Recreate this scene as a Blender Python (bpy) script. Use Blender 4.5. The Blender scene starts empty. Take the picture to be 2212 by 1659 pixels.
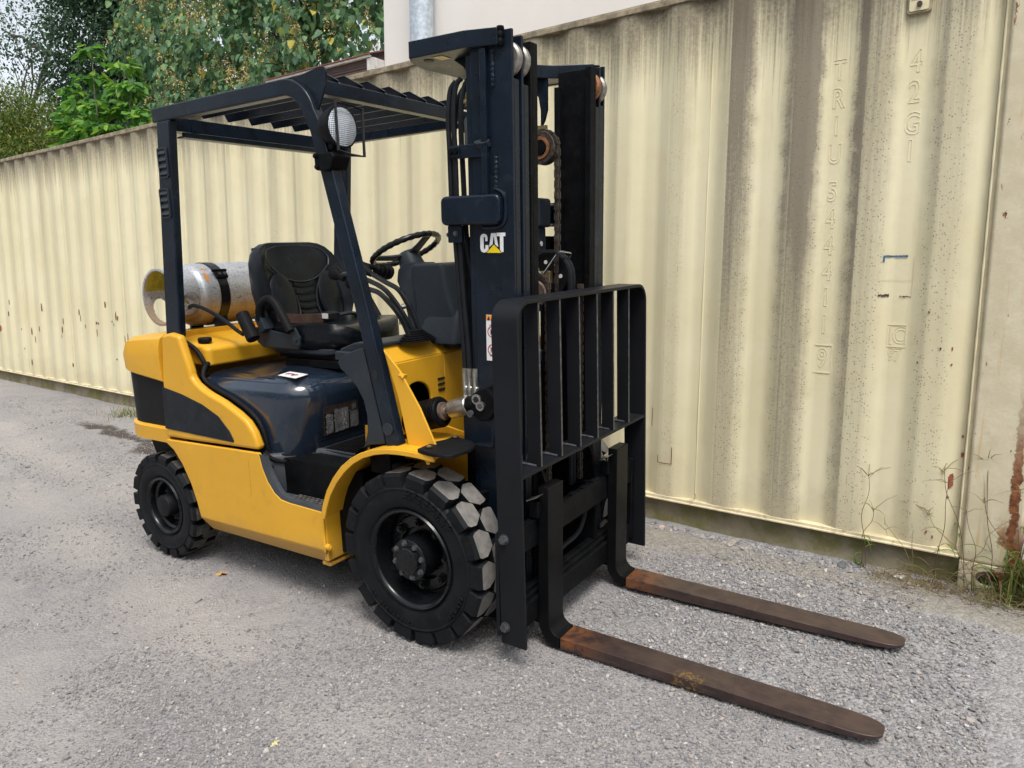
import bpy, bmesh, math, random
import numpy as np
from mathutils import Matrix, Vector, Quaternion

random.seed(7)
rng = np.random.default_rng(7)
PI = math.pi
scene = bpy.context.scene
col = scene.collection
R = math.radians

# ------------------------------------------------------------------ camera
cam_data = bpy.data.cameras.new("camera")
cam = bpy.data.objects.new("camera", cam_data)
col.objects.link(cam)
cam_data.sensor_width = 36.0
cam_data.lens = 1582.3 / 2212.0 * 36.0
cam_data.clip_start = 0.05
cam_data.clip_end = 600.0
cr = Vector((0.83662352, 0.54775263, 0.005305))
cu = Vector((-0.08066822, 0.11362006, 0.99024397))
cf = Vector((-0.54180598, 0.82888934, -0.13924345))
cam.matrix_world = Matrix(((cr.x, cu.x, -cf.x, 1.72853), (cr.y, cu.y, -cf.y, -2.53581),
                           (cr.z, cu.z, -cf.z, 1.32297), (0, 0, 0, 1)))
scene.camera = cam

# ------------------------------------------------------------------ world, sun, exposure
SUN_DIR = Vector((0.35, -0.42, 1.0)).normalized()      # direction towards the sun
world = bpy.data.worlds.new("World")
scene.world = world
world.use_nodes = True
wn = world.node_tree
wn.nodes.clear()
sky = wn.nodes.new("ShaderNodeTexSky")
sky.sky_type = 'NISHITA'
sky.sun_disc = False
sky.sun_elevation = math.asin(SUN_DIR.z)
sky.sun_rotation = math.atan2(SUN_DIR.x, SUN_DIR.y)
sky.air_density = 1.0
sky.dust_density = 2.5
sky.ozone_density = 1.0
hsv = wn.nodes.new("ShaderNodeHueSaturation")          # overcast: most of the blue is gone
hsv.inputs['Saturation'].default_value = 0.30
bg = wn.nodes.new("ShaderNodeBackground")
bg.inputs['Strength'].default_value = 0.15
wo = wn.nodes.new("ShaderNodeOutputWorld")
wn.links.new(sky.outputs[0], hsv.inputs['Color'])
wn.links.new(hsv.outputs[0], bg.inputs[0])
wn.links.new(bg.outputs[0], wo.inputs[0])
sd = bpy.data.lights.new("sun", 'SUN')
sd.energy = 1.5
sd.angle = R(20)
sd.color = (1.0, 0.95, 0.87)
sun = bpy.data.objects.new("sun", sd)
col.objects.link(sun)
sun.rotation_mode = 'QUATERNION'
sun.rotation_quaternion = SUN_DIR.to_track_quat('Z', 'Y')
scene.view_settings.view_transform = 'Standard'
scene.view_settings.look = 'None'
scene.view_settings.gamma = 1.0
scene.view_settings.exposure = 0.68
scene.view_settings.use_curve_mapping = False

# ------------------------------------------------------------------ frames measured from the photograph
FA, FB, LEAN = 0.05712, -0.00696, -0.0214
FM = Matrix.Rotation(FA, 4, 'X') @ Matrix.Rotation(FB, 4, 'Y')        # forklift stands on a cross slope
LM = Matrix.Rotation(-LEAN, 4, 'Y')                                    # mast tipped a little forwards
CYAW, COFF, CZB = -0.0602, 1.1914, 0.1402                              # container
PER, PH = 0.30689, -4.9533

# ------------------------------------------------------------------ object helpers
def tag(o, label=None, cat=None, group=None, kind=None):
    if label: o['label'] = label
    if cat: o['category'] = cat
    if group: o['group'] = group
    if kind: o['kind'] = kind
    return o

def empty(name, loc=(0, 0, 0), mat=None):
    o = bpy.data.objects.new(name, None)
    o.empty_display_size = 0.1
    col.objects.link(o)
    if mat is not None: o.matrix_world = mat
    else: o.location = loc
    return o

def copy_tree(o, parent=None):
    c = o.copy()
    col.objects.link(c)
    c.parent = parent
    for ch in list(o.children):
        copy_tree(ch, c)
    return c

class MB:
    """collects simple shapes into one mesh"""
    def __init__(self):
        self.v = []; self.f = []; self.m = []; self.mi = 0
    def add(self, verts, faces):
        b = len(self.v)
        self.v += [tuple(q) for q in verts]
        for f in faces:
            self.f.append(tuple(i + b for i in f)); self.m.append(self.mi)
        return self
    def box(self, x0, x1, y0, y1, z0, z1, M=None):
        vs = [(x0, y0, z0), (x1, y0, z0), (x1, y1, z0), (x0, y1, z0), (x0, y0, z1), (x1, y0, z1), (x1, y1, z1), (x0, y1, z1)]
        if M is not None: vs = [M @ Vector(q) for q in vs]
        return self.add(vs, [(0, 3, 2, 1), (4, 5, 6, 7), (0, 1, 5, 4), (1, 2, 6, 5), (2, 3, 7, 6), (3, 0, 4, 7)])
    def prism(self, poly, ax, a0, a1, M=None):
        n = len(poly)
        def P(q, a):
            if ax == 'y': return (q[0], a, q[1])
            if ax == 'x': return (a, q[0], q[1])
            return (q[0], q[1], a)
        vs = [P(q, a0) for q in poly] + [P(q, a1) for q in poly]
        if M is not None: vs = [M @ Vector(q) for q in vs]
        fs = [tuple(range(n - 1, -1, -1)), tuple(range(n, 2 * n))]
        fs += [(i, (i + 1) % n, (i + 1) % n + n, i + n) for i in range(n)]
        return self.add(vs, fs)
    def loft(self, rings, cap=True, closed=True):
        n = len(rings[0]); vs = [q for r in rings for q in r]; fs = []
        for k in range(len(rings) - 1):
            for i in range(n if closed else n - 1):
                j = (i + 1) % n
                fs.append((k * n + i, k * n + j, (k + 1) * n + j, (k + 1) * n + i))
        if cap:
            fs.append(tuple(range(n - 1, -1, -1)))
            fs.append(tuple(range((len(rings) - 1) * n, len(rings) * n)))
        return self.add(vs, fs)
    def tube(self, path, r, n=8, cap=True, smooth_path=0, flat=None):
        pts = [Vector(q) for q in path]
        if smooth_path:
            pts = catmull(pts, smooth_path)
        rs = r if isinstance(r, (list, tuple)) else [r] * len(pts)
        if len(rs) != len(pts):
            rs = list(np.interp(np.linspace(0, 1, len(pts)), np.linspace(0, 1, len(rs)), rs))
        rings = []; up = None
        for i, q in enumerate(pts):
            d = (pts[min(i + 1, len(pts) - 1)] - pts[max(i - 1, 0)]).normalized()
            if up is None:
                up = Vector((0, 0, 1)) if abs(d.z) < 0.9 else Vector((1, 0, 0))
            s = d.cross(up).normalized(); up = s.cross(d).normalized()
            fx, fz = flat if flat else (1, 1)
            rings.append([q + (s * math.cos(2 * PI * k / n) * fx + up * math.sin(2 * PI * k / n) * fz) * rs[i] for k in range(n)])
        return self.loft(rings, cap)
    def lathe(self, prof, c=(0, 0, 0), ax='y', n=32, closed=False):
        rings = []
        for (r, a) in prof:
            ring = []
            for k in range(n):
                t = 2 * PI * k / n; u, w = r * math.cos(t), r * math.sin(t)
                if ax == 'y': q = (c[0] + u, c[1] + a, c[2] + w)
                elif ax == 'x': q = (c[0] + a, c[1] + u, c[2] + w)
                else: q = (c[0] + u, c[1] + w, c[2] + a)
                ring.append(q)
            rings.append(ring)
        if closed: rings.append(rings[0])
        return self.loft(rings, cap=False)
    def cyl(self, p0, p1, r, n=16):
        return self.tube([p0, p1], r, n)
    def hexbolt(self, c, axis, r=0.009, h=0.008):
        a = Vector(axis).normalized(); c = Vector(c)
        self.tube([c, c + a * 0.002], r * 1.35, 12)
        self.tube([c, c + a * h], r, 6)
        return self
    def build(self, name, mats, parent=None, M=None, bevel=0, seg=2, sharp=35, kind=None, label=None, flatshade=False):
        me = bpy.data.meshes.new(name)
        me.from_pydata(self.v, [], self.f)
        if not isinstance(mats, (list, tuple)): mats = [mats]
        for mm in mats: me.materials.append(mm)
        if len(mats) > 1: me.polygons.foreach_set('material_index', self.m)
        bm = bmesh.new(); bm.from_mesh(me)
        bmesh.ops.recalc_face_normals(bm, faces=bm.faces)
        bm.to_mesh(me); bm.free()
        if not flatshade:
            me.polygons.foreach_set('use_smooth', [True] * len(me.polygons))
            me.set_sharp_from_angle(angle=R(sharp))
        me.update()
        o = bpy.data.objects.new(name, me)
        col.objects.link(o)
        if parent is not None: o.parent = parent
        if M is not None: o.matrix_local = M
        if bevel:
            b = o.modifiers.new('bevel', 'BEVEL')
            b.width = bevel; b.segments = seg; b.limit_method = 'ANGLE'; b.angle_limit = R(30)
            b.harden_normals = True
        if kind: o['kind'] = kind
        if label: o['label'] = label
        return o

def catmull(pts, sub):
    out = []
    n = len(pts)
    for i in range(n - 1):
        p0 = pts[max(i - 1, 0)]; p1 = pts[i]; p2 = pts[i + 1]; p3 = pts[min(i + 2, n - 1)]
        for k in range(sub):
            t = k / sub
            out.append(0.5 * ((2 * p1) + (p2 - p0) * t + (2 * p0 - 5 * p1 + 4 * p2 - p3) * t * t + (3 * p1 - p0 - 3 * p2 + p3) * t ** 3))
    out.append(pts[-1])
    return out

def arc2(cx, cy, r, a0, a1, n):
    return [(cx + r * math.cos(R(a0 + (a1 - a0) * i / n)), cy + r * math.sin(R(a0 + (a1 - a0) * i / n))) for i in range(n + 1)]

def rrect(x0, x1, y0, y1, r, n=4):
    return (arc2(x1 - r, y1 - r, r, 0, 90, n) + arc2(x0 + r, y1 - r, r, 90, 180, n)
            + arc2(x0 + r, y0 + r, r, 180, 270, n) + arc2(x1 - r, y0 + r, r, 270, 360, n))

def mirror_y(pts): return [(q[0], -q[1], q[2]) for q in pts]

def text_outline(s, size, wire, bold):
    cu_ = bpy.data.curves.new('lettering', 'FONT')
    cu_.body = s; cu_.size = size; cu_.align_x = 'CENTER'; cu_.align_y = 'CENTER'; cu_.resolution_u = 4
    cu_.offset = bold; cu_.fill_mode = 'NONE'; cu_.bevel_depth = wire; cu_.bevel_resolution = 1
    to = bpy.data.objects.new('lettering', cu_)
    me = bpy.data.meshes.new_from_object(to)
    vs = [tuple(v.co) for v in me.vertices]; fs = [tuple(p.vertices) for p in me.polygons]
    bpy.data.objects.remove(to); bpy.data.curves.remove(cu_); bpy.data.meshes.remove(me)
    return vs, fs

def text_mesh(s, size, depth=0.0):
    """flat lettering: returns (verts, faces) with the text centred on the origin in the xy plane"""
    cu_ = bpy.data.curves.new('lettering', 'FONT')
    cu_.body = s; cu_.size = size; cu_.extrude = depth; cu_.align_x = 'CENTER'; cu_.align_y = 'CENTER'
    cu_.resolution_u = 3
    to = bpy.data.objects.new('lettering', cu_)
    me = bpy.data.meshes.new_from_object(to)
    vs = [tuple(v.co) for v in me.vertices]; fs = [tuple(p.vertices) for p in me.polygons]
    bpy.data.objects.remove(to); bpy.data.curves.remove(cu_); bpy.data.meshes.remove(me)
    return vs, fs

# ------------------------------------------------------------------ materials
class NT:
    def __init__(self, name):
        self.m = bpy.data.materials.new(name); self.m.use_nodes = True
        self.t = self.m.node_tree; self.t.nodes.clear()
        self.out = self.n('ShaderNodeOutputMaterial'); self.p = self.n('ShaderNodeBsdfPrincipled')
        self.l(self.p.outputs[0], self.out.inputs[0])
        self.tc = self.n('ShaderNodeTexCoord')
    def n(self, t, **k):
        x = self.t.nodes.new(t)
        for a, b in k.items(): setattr(x, a, b)
        return x
    def l(self, a, b): self.t.links.new(a, b)
    def put(self, sock, v):
        if hasattr(v, 'is_output') or isinstance(v, bpy.types.NodeSocket): self.l(v, sock)
        else: sock.default_value = v
    def math(self, op, a, b=0.0, c=None, clamp=False):
        x = self.n('ShaderNodeMath', operation=op, use_clamp=clamp)
        self.put(x.inputs[0], a); self.put(x.inputs[1], b)
        if c is not None: self.put(x.inputs[2], c)
        return x.outputs[0]
    def coord(self, scale=(1, 1, 1), src='Object', loc=(0, 0, 0)):
        mp = self.n('ShaderNodeMapping')
        mp.inputs['Scale'].default_value = scale; mp.inputs['Location'].default_value = loc
        self.l(self.tc.outputs[src], mp.inputs[0])
        return mp.outputs[0]
    def noise(self, scale, detail=4, rough=0.55, co=None, dist=0.0):
        x = self.n('ShaderNodeTexNoise')
        x.inputs['Scale'].default_value = scale; x.inputs['Detail'].default_value = detail
        x.inputs['Roughness'].default_value = rough; x.inputs['Distortion'].default_value = dist
        self.l(co if co is not None else self.tc.outputs['Object'], x.inputs['Vector'])
        return x.outputs['Fac']
    def voro(self, scale, co=None, feature='F1', out='Distance', rand=1.0):
        x = self.n('ShaderNodeTexVoronoi', feature=feature)
        x.inputs['Scale'].default_value = scale; x.inputs['Randomness'].default_value = rand
        self.l(co if co is not None else self.tc.outputs['Object'], x.inputs['Vector'])
        return x.outputs[out]
    def step(self, v, a, b):
        x = self.n('ShaderNodeMapRange', interpolation_type='SMOOTHSTEP')
        self.put(x.inputs[0], v); x.inputs[1].default_value = a; x.inputs[2].default_value = b
        return x.outputs[0]
    def mix(self, f, a, b, blend='MIX'):
        x = self.n('ShaderNodeMix', data_type='RGBA', blend_type=blend)
        self.put(x.inputs[0], f)
        self.put(x.inputs[6], a if not isinstance(a, tuple) else (*a, 1)[:4])
        self.put(x.inputs[7], b if not isinstance(b, tuple) else (*b, 1)[:4])
        return x.outputs[2]
    def bump(self, h, strength=0.3, dist=0.002, nrm=None):
        x = self.n('ShaderNodeBump'); x.inputs['Strength'].default_value = strength; x.inputs['Distance'].default_value = dist
        self.l(h, x.inputs['Height'])
        if nrm is not None: self.l(nrm, x.inputs['Normal'])
        self.l(x.outputs[0], self.p.inputs['Normal'])
        return x.outputs[0]
    def set(self, **k):
        for a, b in k.items():
            s = self.p.inputs[{'base': 'Base Color', 'rough': 'Roughness', 'metal': 'Metallic', 'coat': 'Coat Weight', 'spec': 'Specular IOR Level', 'sub': 'Subsurface Weight'}[a]]
            self.put(s, (*b, 1) if isinstance(b, tuple) and len(b) == 3 else b)
        return self
    def sep(self):
        x = self.n('ShaderNodeSeparateXYZ'); self.l(self.tc.outputs['Object'], x.inputs[0])
        return x.outputs

def simple(name, base, rough=0.5, metal=0.0, var=0.25, vs=9.0, bump=0.0, bs=120.0, coat=0.0, dirt=None, dirt_amt=0.0, spec=0.42):
    t = NT(name)
    n1 = t.noise(vs, 5, 0.6)
    dark = tuple(c * (1 - var) for c in base); lite = tuple(min(1, c * (1 + var)) for c in base)
    c = t.mix(t.step(n1, 0.3, 0.7), dark, lite)
    if dirt:
        n2 = t.noise(vs * 2.3, 6, 0.7, dist=0.6)
        c = t.mix(t.math('MULTIPLY', t.step(n2, 0.52, 0.72), dirt_amt), c, dirt)
    rr = t.math('ADD', t.math('MULTIPLY', t.noise(vs * 3, 4, 0.65), 0.22), rough - 0.11, clamp=True)
    t.set(base=c, rough=rr, metal=metal, coat=coat, spec=spec)
    if bump: t.bump(t.noise(bs, 3, 0.6), bump, 0.002)
    return t.m

M = {}
def mat_yellow():
    t = NT('yellow_paint')
    s = t.sep()
    n1 = t.noise(2.4, 4, 0.6); n2 = t.noise(11, 5, 0.65, dist=0.4); n3 = t.noise(1.0, 5, 0.7, t.coord((7, 7, 90))); n4 = t.noise(55, 4, 0.7)
    c = t.mix(t.step(n1, 0.35, 0.7), (0.70, 0.365, 0.021), (0.78, 0.415, 0.027))
    c = t.mix(t.math('MULTIPLY', t.step(n2, 0.54, 0.74), 0.30), c, (0.46, 0.265, 0.05))
    scuff = t.math('MULTIPLY', t.step(n3, 0.655, 0.70), t.step(n2, 0.46, 0.6))
    c = t.mix(t.math('MULTIPLY', scuff, 0.35), c, (0.36, 0.22, 0.06))
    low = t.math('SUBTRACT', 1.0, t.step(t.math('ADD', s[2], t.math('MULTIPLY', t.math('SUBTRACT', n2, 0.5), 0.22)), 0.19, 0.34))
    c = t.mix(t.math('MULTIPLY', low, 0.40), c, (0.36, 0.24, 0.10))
    chip = t.step(t.noise(130, 2, 0.5), 0.765, 0.785)
    c = t.mix(t.math('MULTIPLY', chip, 0.8), c, (0.10, 0.075, 0.05))
    t.set(base=c, rough=t.math('ADD', t.math('MULTIPLY', n2, 0.30), 0.24), spec=0.45)
    t.bump(t.noise(240, 2, 0.5), 0.05, 0.001)
    return t.m
M['yellow'] = None
M['black'] = simple('black_paint', (0.006, 0.0115, 0.021), 0.30, var=0.25, vs=7, bump=0.05, bs=160, dirt=(0.030, 0.040, 0.052), dirt_amt=0.4, spec=0.34)
M['black_old'] = simple('worn_black_steel', (0.0050, 0.0056, 0.0066), 0.52, var=0.35, vs=16, bump=0.25, bs=70, dirt=(0.03, 0.028, 0.026), dirt_amt=0.3, spec=0.1)
M['forkblack'] = simple('fork_shank_paint', (0.0055, 0.006, 0.0068), 0.38, var=0.2, vs=9, bump=0.05, bs=120, dirt=(0.015, 0.015, 0.015), dirt_amt=0.3, spec=0.12)
M['satin'] = simple('satin_black_steel', (0.0125, 0.0135, 0.0165), 0.42, var=0.12, vs=5, bump=0.04, bs=200, spec=0.13)
M['plastic'] = simple('grey_plastic', (0.026, 0.033, 0.042), 0.48, var=0.12, vs=6, bump=0.18, bs=420, dirt=(0.055, 0.055, 0.055), dirt_amt=0.3, spec=0.24)
M['step'] = simple('step_plastic', (0.055, 0.063, 0.074), 0.5, var=0.15, vs=6, bump=0.15, bs=300, dirt=(0.10, 0.095, 0.09), dirt_amt=0.4, spec=0.3)
M['hood'] = simple('glossy_dark_hood', (0.015, 0.026, 0.046), 0.17, var=0.2, vs=5, bump=0.01, bs=40, coat=0.8, dirt=(0.07, 0.07, 0.072), dirt_amt=0.35)
M['inset'] = simple('scuffed_black_panel', (0.009, 0.0125, 0.018), 0.40, var=0.3, vs=14, bump=0.05, bs=160, dirt=(0.045, 0.05, 0.058), dirt_amt=0.3, spec=0.22)
M['matt'] = simple('matt_black_panel', (0.010, 0.0108, 0.0125), 0.55, var=0.1, vs=6, spec=0.14)
M['vinyl'] = simple('black_vinyl', (0.0065, 0.009, 0.0125), 0.30, var=0.25, vs=8, bump=0.12, bs=260, dirt=(0.04, 0.042, 0.046), dirt_amt=0.25, spec=0.24)
M['seam'] = simple('vinyl_piping', (0.020, 0.022, 0.026), 0.4, var=0.2)
M['rubber'] = simple('rubber', (0.008, 0.0085, 0.010), 0.6, var=0.25, vs=20, bump=0.1, bs=150, dirt=(0.035, 0.034, 0.033), dirt_amt=0.3, spec=0.14)
M['sidewall'] = simple('tyre_sidewall', (0.0085, 0.0098, 0.0120), 0.50, var=0.25, vs=12, bump=0.12, bs=130, dirt=(0.028, 0.028, 0.028), dirt_amt=0.35, spec=0.14)
M['tread'] = simple('dusty_tread', (0.19, 0.18, 0.167), 0.9, var=0.22, vs=30, bump=0.4, bs=160, dirt=(0.10, 0.095, 0.09), dirt_amt=0.6)
M['tread_old'] = simple('worn_dusty_tread', (0.085, 0.078, 0.07), 0.9, var=0.35, vs=22, bump=0.4, bs=160, dirt=(0.022, 0.021, 0.02), dirt_amt=0.8)
M['rim'] = simple('black_rim', (0.005, 0.0062, 0.0076), 0.27, var=0.2, vs=6, bump=0.01, bs=60, coat=0.15, spec=0.32)
M['hose'] = simple('rubber_hose', (0.010, 0.012, 0.015), 0.45, var=0.2, vs=20, spec=0.2)
M['glossblack'] = simple('gloss_black_rod', (0.008, 0.009, 0.010), 0.22, var=0.2)
M['steel'] = simple('zinc_steel', (0.42, 0.42, 0.40), 0.35, metal=0.9, var=0.25, vs=40, dirt=(0.12, 0.10, 0.08), dirt_amt=0.6)
M['chrome'] = simple('plated_rod', (0.62, 0.63, 0.62), 0.22, metal=1.0, var=0.15, vs=30)
M['brass'] = simple('yellow_zinc', (0.52, 0.40, 0.20), 0.35, metal=0.85, var=0.25, vs=40)
M['edge_wear_highlight'] = simple('worn_edge_highlight', (0.085, 0.085, 0.088), 0.4, metal=0.3, var=0.5, vs=50)  # worn paint, with the bars' bright edge highlight put into its colour
M['bolt'] = simple('painted_bolt', (0.085, 0.088, 0.094), 0.4, metal=0.3, var=0.4, vs=60)
M['chain'] = simple('greasy_chain', (0.085, 0.07, 0.06), 0.5, metal=0.5, var=0.5, vs=60, dirt=(0.16, 0.09, 0.055), dirt_amt=0.5)
M['rustwheel'] = simple('rusty_sheave', (0.16, 0.12, 0.10), 0.55, metal=0.4, var=0.4, vs=40, dirt=(0.30, 0.10, 0.05), dirt_amt=0.8)
M['rollersteel'] = simple('bare_roller', (0.30, 0.285, 0.26), 0.45, metal=0.7, var=0.3, vs=50, dirt=(0.22, 0.16, 0.10), dirt_amt=0.7)
M['rollerrust'] = simple('rusty_roller', (0.34, 0.15, 0.07), 0.6, metal=0.4, var=0.4, vs=50)
M['white'] = simple('white_print', (0.80, 0.80, 0.80), 0.45, var=0.03)
M['logoyellow'] = simple('yellow_print', (0.85, 0.62, 0.01), 0.45, var=0.02)
M['orange'] = simple('orange_print', (0.85, 0.33, 0.06), 0.5, var=0.05)
M['red'] = simple('red_print', (0.45, 0.02, 0.06), 0.5, var=0.05)
M['inkblack'] = simple('black_print', (0.012, 0.012, 0.014), 0.5, var=0.05)
M['paper'] = simple('silver_paper', (0.34, 0.35, 0.38), 0.4, var=0.35, vs=35, dirt=(0.10, 0.085, 0.075), dirt_amt=0.85)
M['foil'] = simple('torn_brown_foil', (0.07, 0.055, 0.05), 0.35, var=0.5, vs=40, dirt=(0.25, 0.25, 0.26), dirt_amt=0.5)
M['belt'] = simple('brown_webbing', (0.075, 0.042, 0.030), 0.75, var=0.25, vs=30, bump=0.3, bs=400)
M['blue'] = simple('blue_plastic', (0.08, 0.18, 0.36), 0.4, var=0.15)
M['grey'] = simple('grey_cap', (0.14, 0.15, 0.16), 0.5, var=0.2)
M['yellowin'] = simple('yellow_tank_paint', (0.40, 0.36, 0.03), 0.5, var=0.3, vs=25)

def mat_lens():
    t = NT('lamp_glass')
    co = t.coord((1, 1, 1))
    s = t.sep()
    gx = t.math('PINGPONG', s[1], 0.0034); gz = t.math('PINGPONG', s[2], 0.0034)
    h = t.math('MULTIPLY', t.math('ADD', gx, gz), 147.0)
    t.set(base=t.mix(t.step(h, 0.25, 0.75), (0.50, 0.56, 0.63), (0.66, 0.71, 0.77)), rough=0.10, metal=0.35, coat=0.8)
    t.bump(h, 0.7, 0.004)
    return t.m
M['lens'] = mat_lens()

def mat_fork():
    t = NT('rusty_fork_steel')
    s = t.sep()
    n1 = t.noise(13, 7, 0.7, t.coord((0.9, 1.2, 1.2)), 0.3)
    n2 = t.noise(75, 6, 0.75)
    n3 = t.noise(1.0, 4, 0.7, t.coord((6, 160, 160)))
    c = t.mix(t.step(n1, 0.36, 0.64), (0.058, 0.041, 0.041), (0.102, 0.069, 0.060))
    c = t.mix(t.math('MULTIPLY', t.step(n2, 0.5, 0.7), 0.5), c, (0.13, 0.08, 0.048))
    near = t.math('SUBTRACT', 1.0, t.step(t.math('ADD', s[0], t.math('MULTIPLY', n1, 0.16)), 0.60, 0.80))
    c = t.mix(t.math('MULTIPLY', near, t.step(n1, 0.38, 0.62)), c, (0.33, 0.125, 0.045))
    c = t.mix(t.math('MULTIPLY', t.step(n3, 0.56, 0.70), 0.35), c, (0.17, 0.15, 0.145))
    scr = t.math('MULTIPLY', t.math('MULTIPLY', t.step(s[0], 0.92, 0.97), t.math('SUBTRACT', 1.0, t.step(s[0], 1.00, 1.06))), t.math('MULTIPLY', t.step(n2, 0.50, 0.58), t.math('LESS_THAN', t.math('ADD', s[1], t.math('MULTIPLY', n1, 0.06)), -0.268)))
    c = t.mix(t.math('MULTIPLY', scr, 0.75), c, (0.42, 0.24, 0.05))
    t.set(base=c, rough=t.math('ADD', t.math('MULTIPLY', n2, 0.35), 0.20), metal=0.5)
    t.bump(n2, 0.25, 0.002)
    return t.m
M['fork'] = mat_fork()
M['yellow'] = mat_yellow()

def mat_tank():
    t = NT('scuffed_aluminium')
    s = t.sep()
    n1 = t.noise(9, 6, 0.65); n2 = t.noise(45, 5, 0.7, t.coord((1, 0.25, 1)), 0.8); n3 = t.noise(90, 4, 0.7)
    low = t.step(t.math('ADD', t.math('MULTIPLY', s[2], -1.0), t.math('MULTIPLY', n1, 0.22)), 0.07, 0.22)
    c = t.mix(t.step(n3, 0.35, 0.7), (0.50, 0.52, 0.54), (0.76, 0.77, 0.78))
    c = t.mix(t.math('MULTIPLY', low, 0.85), c, (0.27, 0.17, 0.085))
    c = t.mix(t.math('MULTIPLY', t.step(n2, 0.60, 0.68), 0.7), c, (0.08, 0.07, 0.06))
    t.set(base=c, rough=0.36, metal=t.math('SUBTRACT', 0.55, t.math('MULTIPLY', low, 0.4)))
    t.bump(n2, 0.12, 0.002)
    return t.m
M['tank'] = mat_tank()

def mat_wall():
    t = NT('weathered_cream_paint')
    s = t.sep()
    sx, sz = s[0], s[2]
    u = t.math('DIVIDE', t.math('SUBTRACT', sx, PH), PER)
    idx = t.math('FLOOR', u); fr = t.math('FRACT', u)
    d = t.math('ABSOLUTE', t.math('SUBTRACT', t.math('FRACT', t.math('ADD', fr, 0.38)), 0.5))   # 0 in the middle of the proud rib
    n_lo = t.noise(1.6, 4, 0.6); n_mid = t.noise(7, 5, 0.65); n_fine = t.noise(60, 4, 0.7)
    streak = t.noise(1.0, 6, 0.7, t.coord((70, 10, 1.1)))
    streak2 = t.noise(1.0, 5, 0.6, t.coord((22, 4, 0.5)))
    wn_ = t.n('ShaderNodeTexWhiteNoise', noise_dimensions='1D'); t.l(idx, wn_.inputs['W'])
    amp = t.math('MULTIPLY', t.math('POWER', wn_.outputs['Value'], 1.6), 0.34)
    def ridge(k, a, prev):
        c = t.math('COMPARE', idx, float(k), 0.5)
        return t.math('MAXIMUM', prev, t.math('MULTIPLY', c, a))
    for k, a in ((18, 1.20), (19, 1.80), (20, 0.70), (17, 0.32), (21, 0.42)):
        amp = ridge(k, a, amp)
    band = t.math('SUBTRACT', 1.0, t.step(t.math('ADD', d, t.math('MULTIPLY', t.math('SUBTRACT', n_mid, 0.5), 0.26)), 0.12, 0.37))
    hgt = t.math('ADD', 0.52, t.math('MULTIPLY', t.step(t.math('ADD', sz, t.math('MULTIPLY', t.math('SUBTRACT', streak2, 0.5), 2.2)), 0.6, 2.6), 0.85))
    mild = t.math('MULTIPLY', t.math('MULTIPLY', band, amp), t.math('MULTIPLY', hgt, t.math('ADD', -0.05, t.math('ADD', t.math('MULTIPLY', streak, 0.95), t.math('MULTIPLY', n_fine, 0.65)))), clamp=True)
    base = t.mix(t.step(n_lo, 0.3, 0.7), (0.735, 0.668, 0.435), (0.80, 0.738, 0.515))
    base = t.mix(t.math('MULTIPLY', t.step(n_mid, 0.5, 0.75), 0.25), base, (0.66, 0.55, 0.34))
    c = t.mix(t.math('MULTIPLY', mild, 0.93), base, (0.235, 0.20, 0.15))
    # dark algae specks on the damp ribs
    vd = t.voro(95.0, t.coord((1, 0.2, 1)), out='Distance')
    vc = t.n('ShaderNodeSeparateColor'); 
    vx = t.n('ShaderNodeTexVoronoi'); vx.inputs['Scale'].default_value = 95.0; t.l(t.coord((1, 0.2, 1)), vx.inputs['Vector']); t.l(vx.outputs['Color'], vc.inputs[0])
    dot = t.math('MULTIPLY', t.math('LESS_THAN', vd, 0.30), t.math('GREATER_THAN', vc.outputs[0], 0.55))
    spk = t.math('MULTIPLY', dot, t.step(t.math('ADD', t.math('MULTIPLY', t.math('MULTIPLY', band, amp), 0.8), t.math('MULTIPLY', n_mid, 0.5)), 0.42, 0.62))
    c = t.mix(t.math('MULTIPLY', spk, 0.65), c, (0.17, 0.15, 0.12))
    # grime under the top rail
    topd = t.step(t.math('ADD', sz, t.math('MULTIPLY', t.math('SUBTRACT', streak, 0.5), 0.75)), 2.12, 2.56)
    c = t.mix(t.math('MULTIPLY', topd, t.math('ADD', 0.30, t.math('MULTIPLY', n_fine, 0.95)), clamp=True), c, (0.15, 0.12, 0.085))
    run = t.math('MULTIPLY', t.step(streak, 0.61, 0.74), t.step(t.math('ADD', sz, t.math('MULTIPLY', streak2, 1.4)), 1.9, 3.2))
    c = t.mix(t.math('MULTIPLY', run, 0.5), c, (0.20, 0.155, 0.10))
    # rust spots
    rn = t.noise(16, 5, 0.75, t.coord((1.4, 1, 0.55)))
    c = t.mix(t.step(rn, 0.735, 0.765), c, (0.24, 0.085, 0.03))
    # splashed dirt along the bottom
    bot = t.math('SUBTRACT', 1.0, t.step(t.math('ADD', sz, t.math('MULTIPLY', t.math('SUBTRACT', n_mid, 0.5), 0.5)), 0.02, 0.30))
    c = t.mix(t.math('MULTIPLY', bot, 0.35), c, (0.50, 0.44, 0.30))
    t.set(base=c, rough=0.58, spec=0.3)
    b1 = t.bump(n_mid, 0.22, 0.010)
    t.bump(n_fine, 0.12, 0.002, b1)
    return t.m
M['wall'] = mat_wall()

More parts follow.
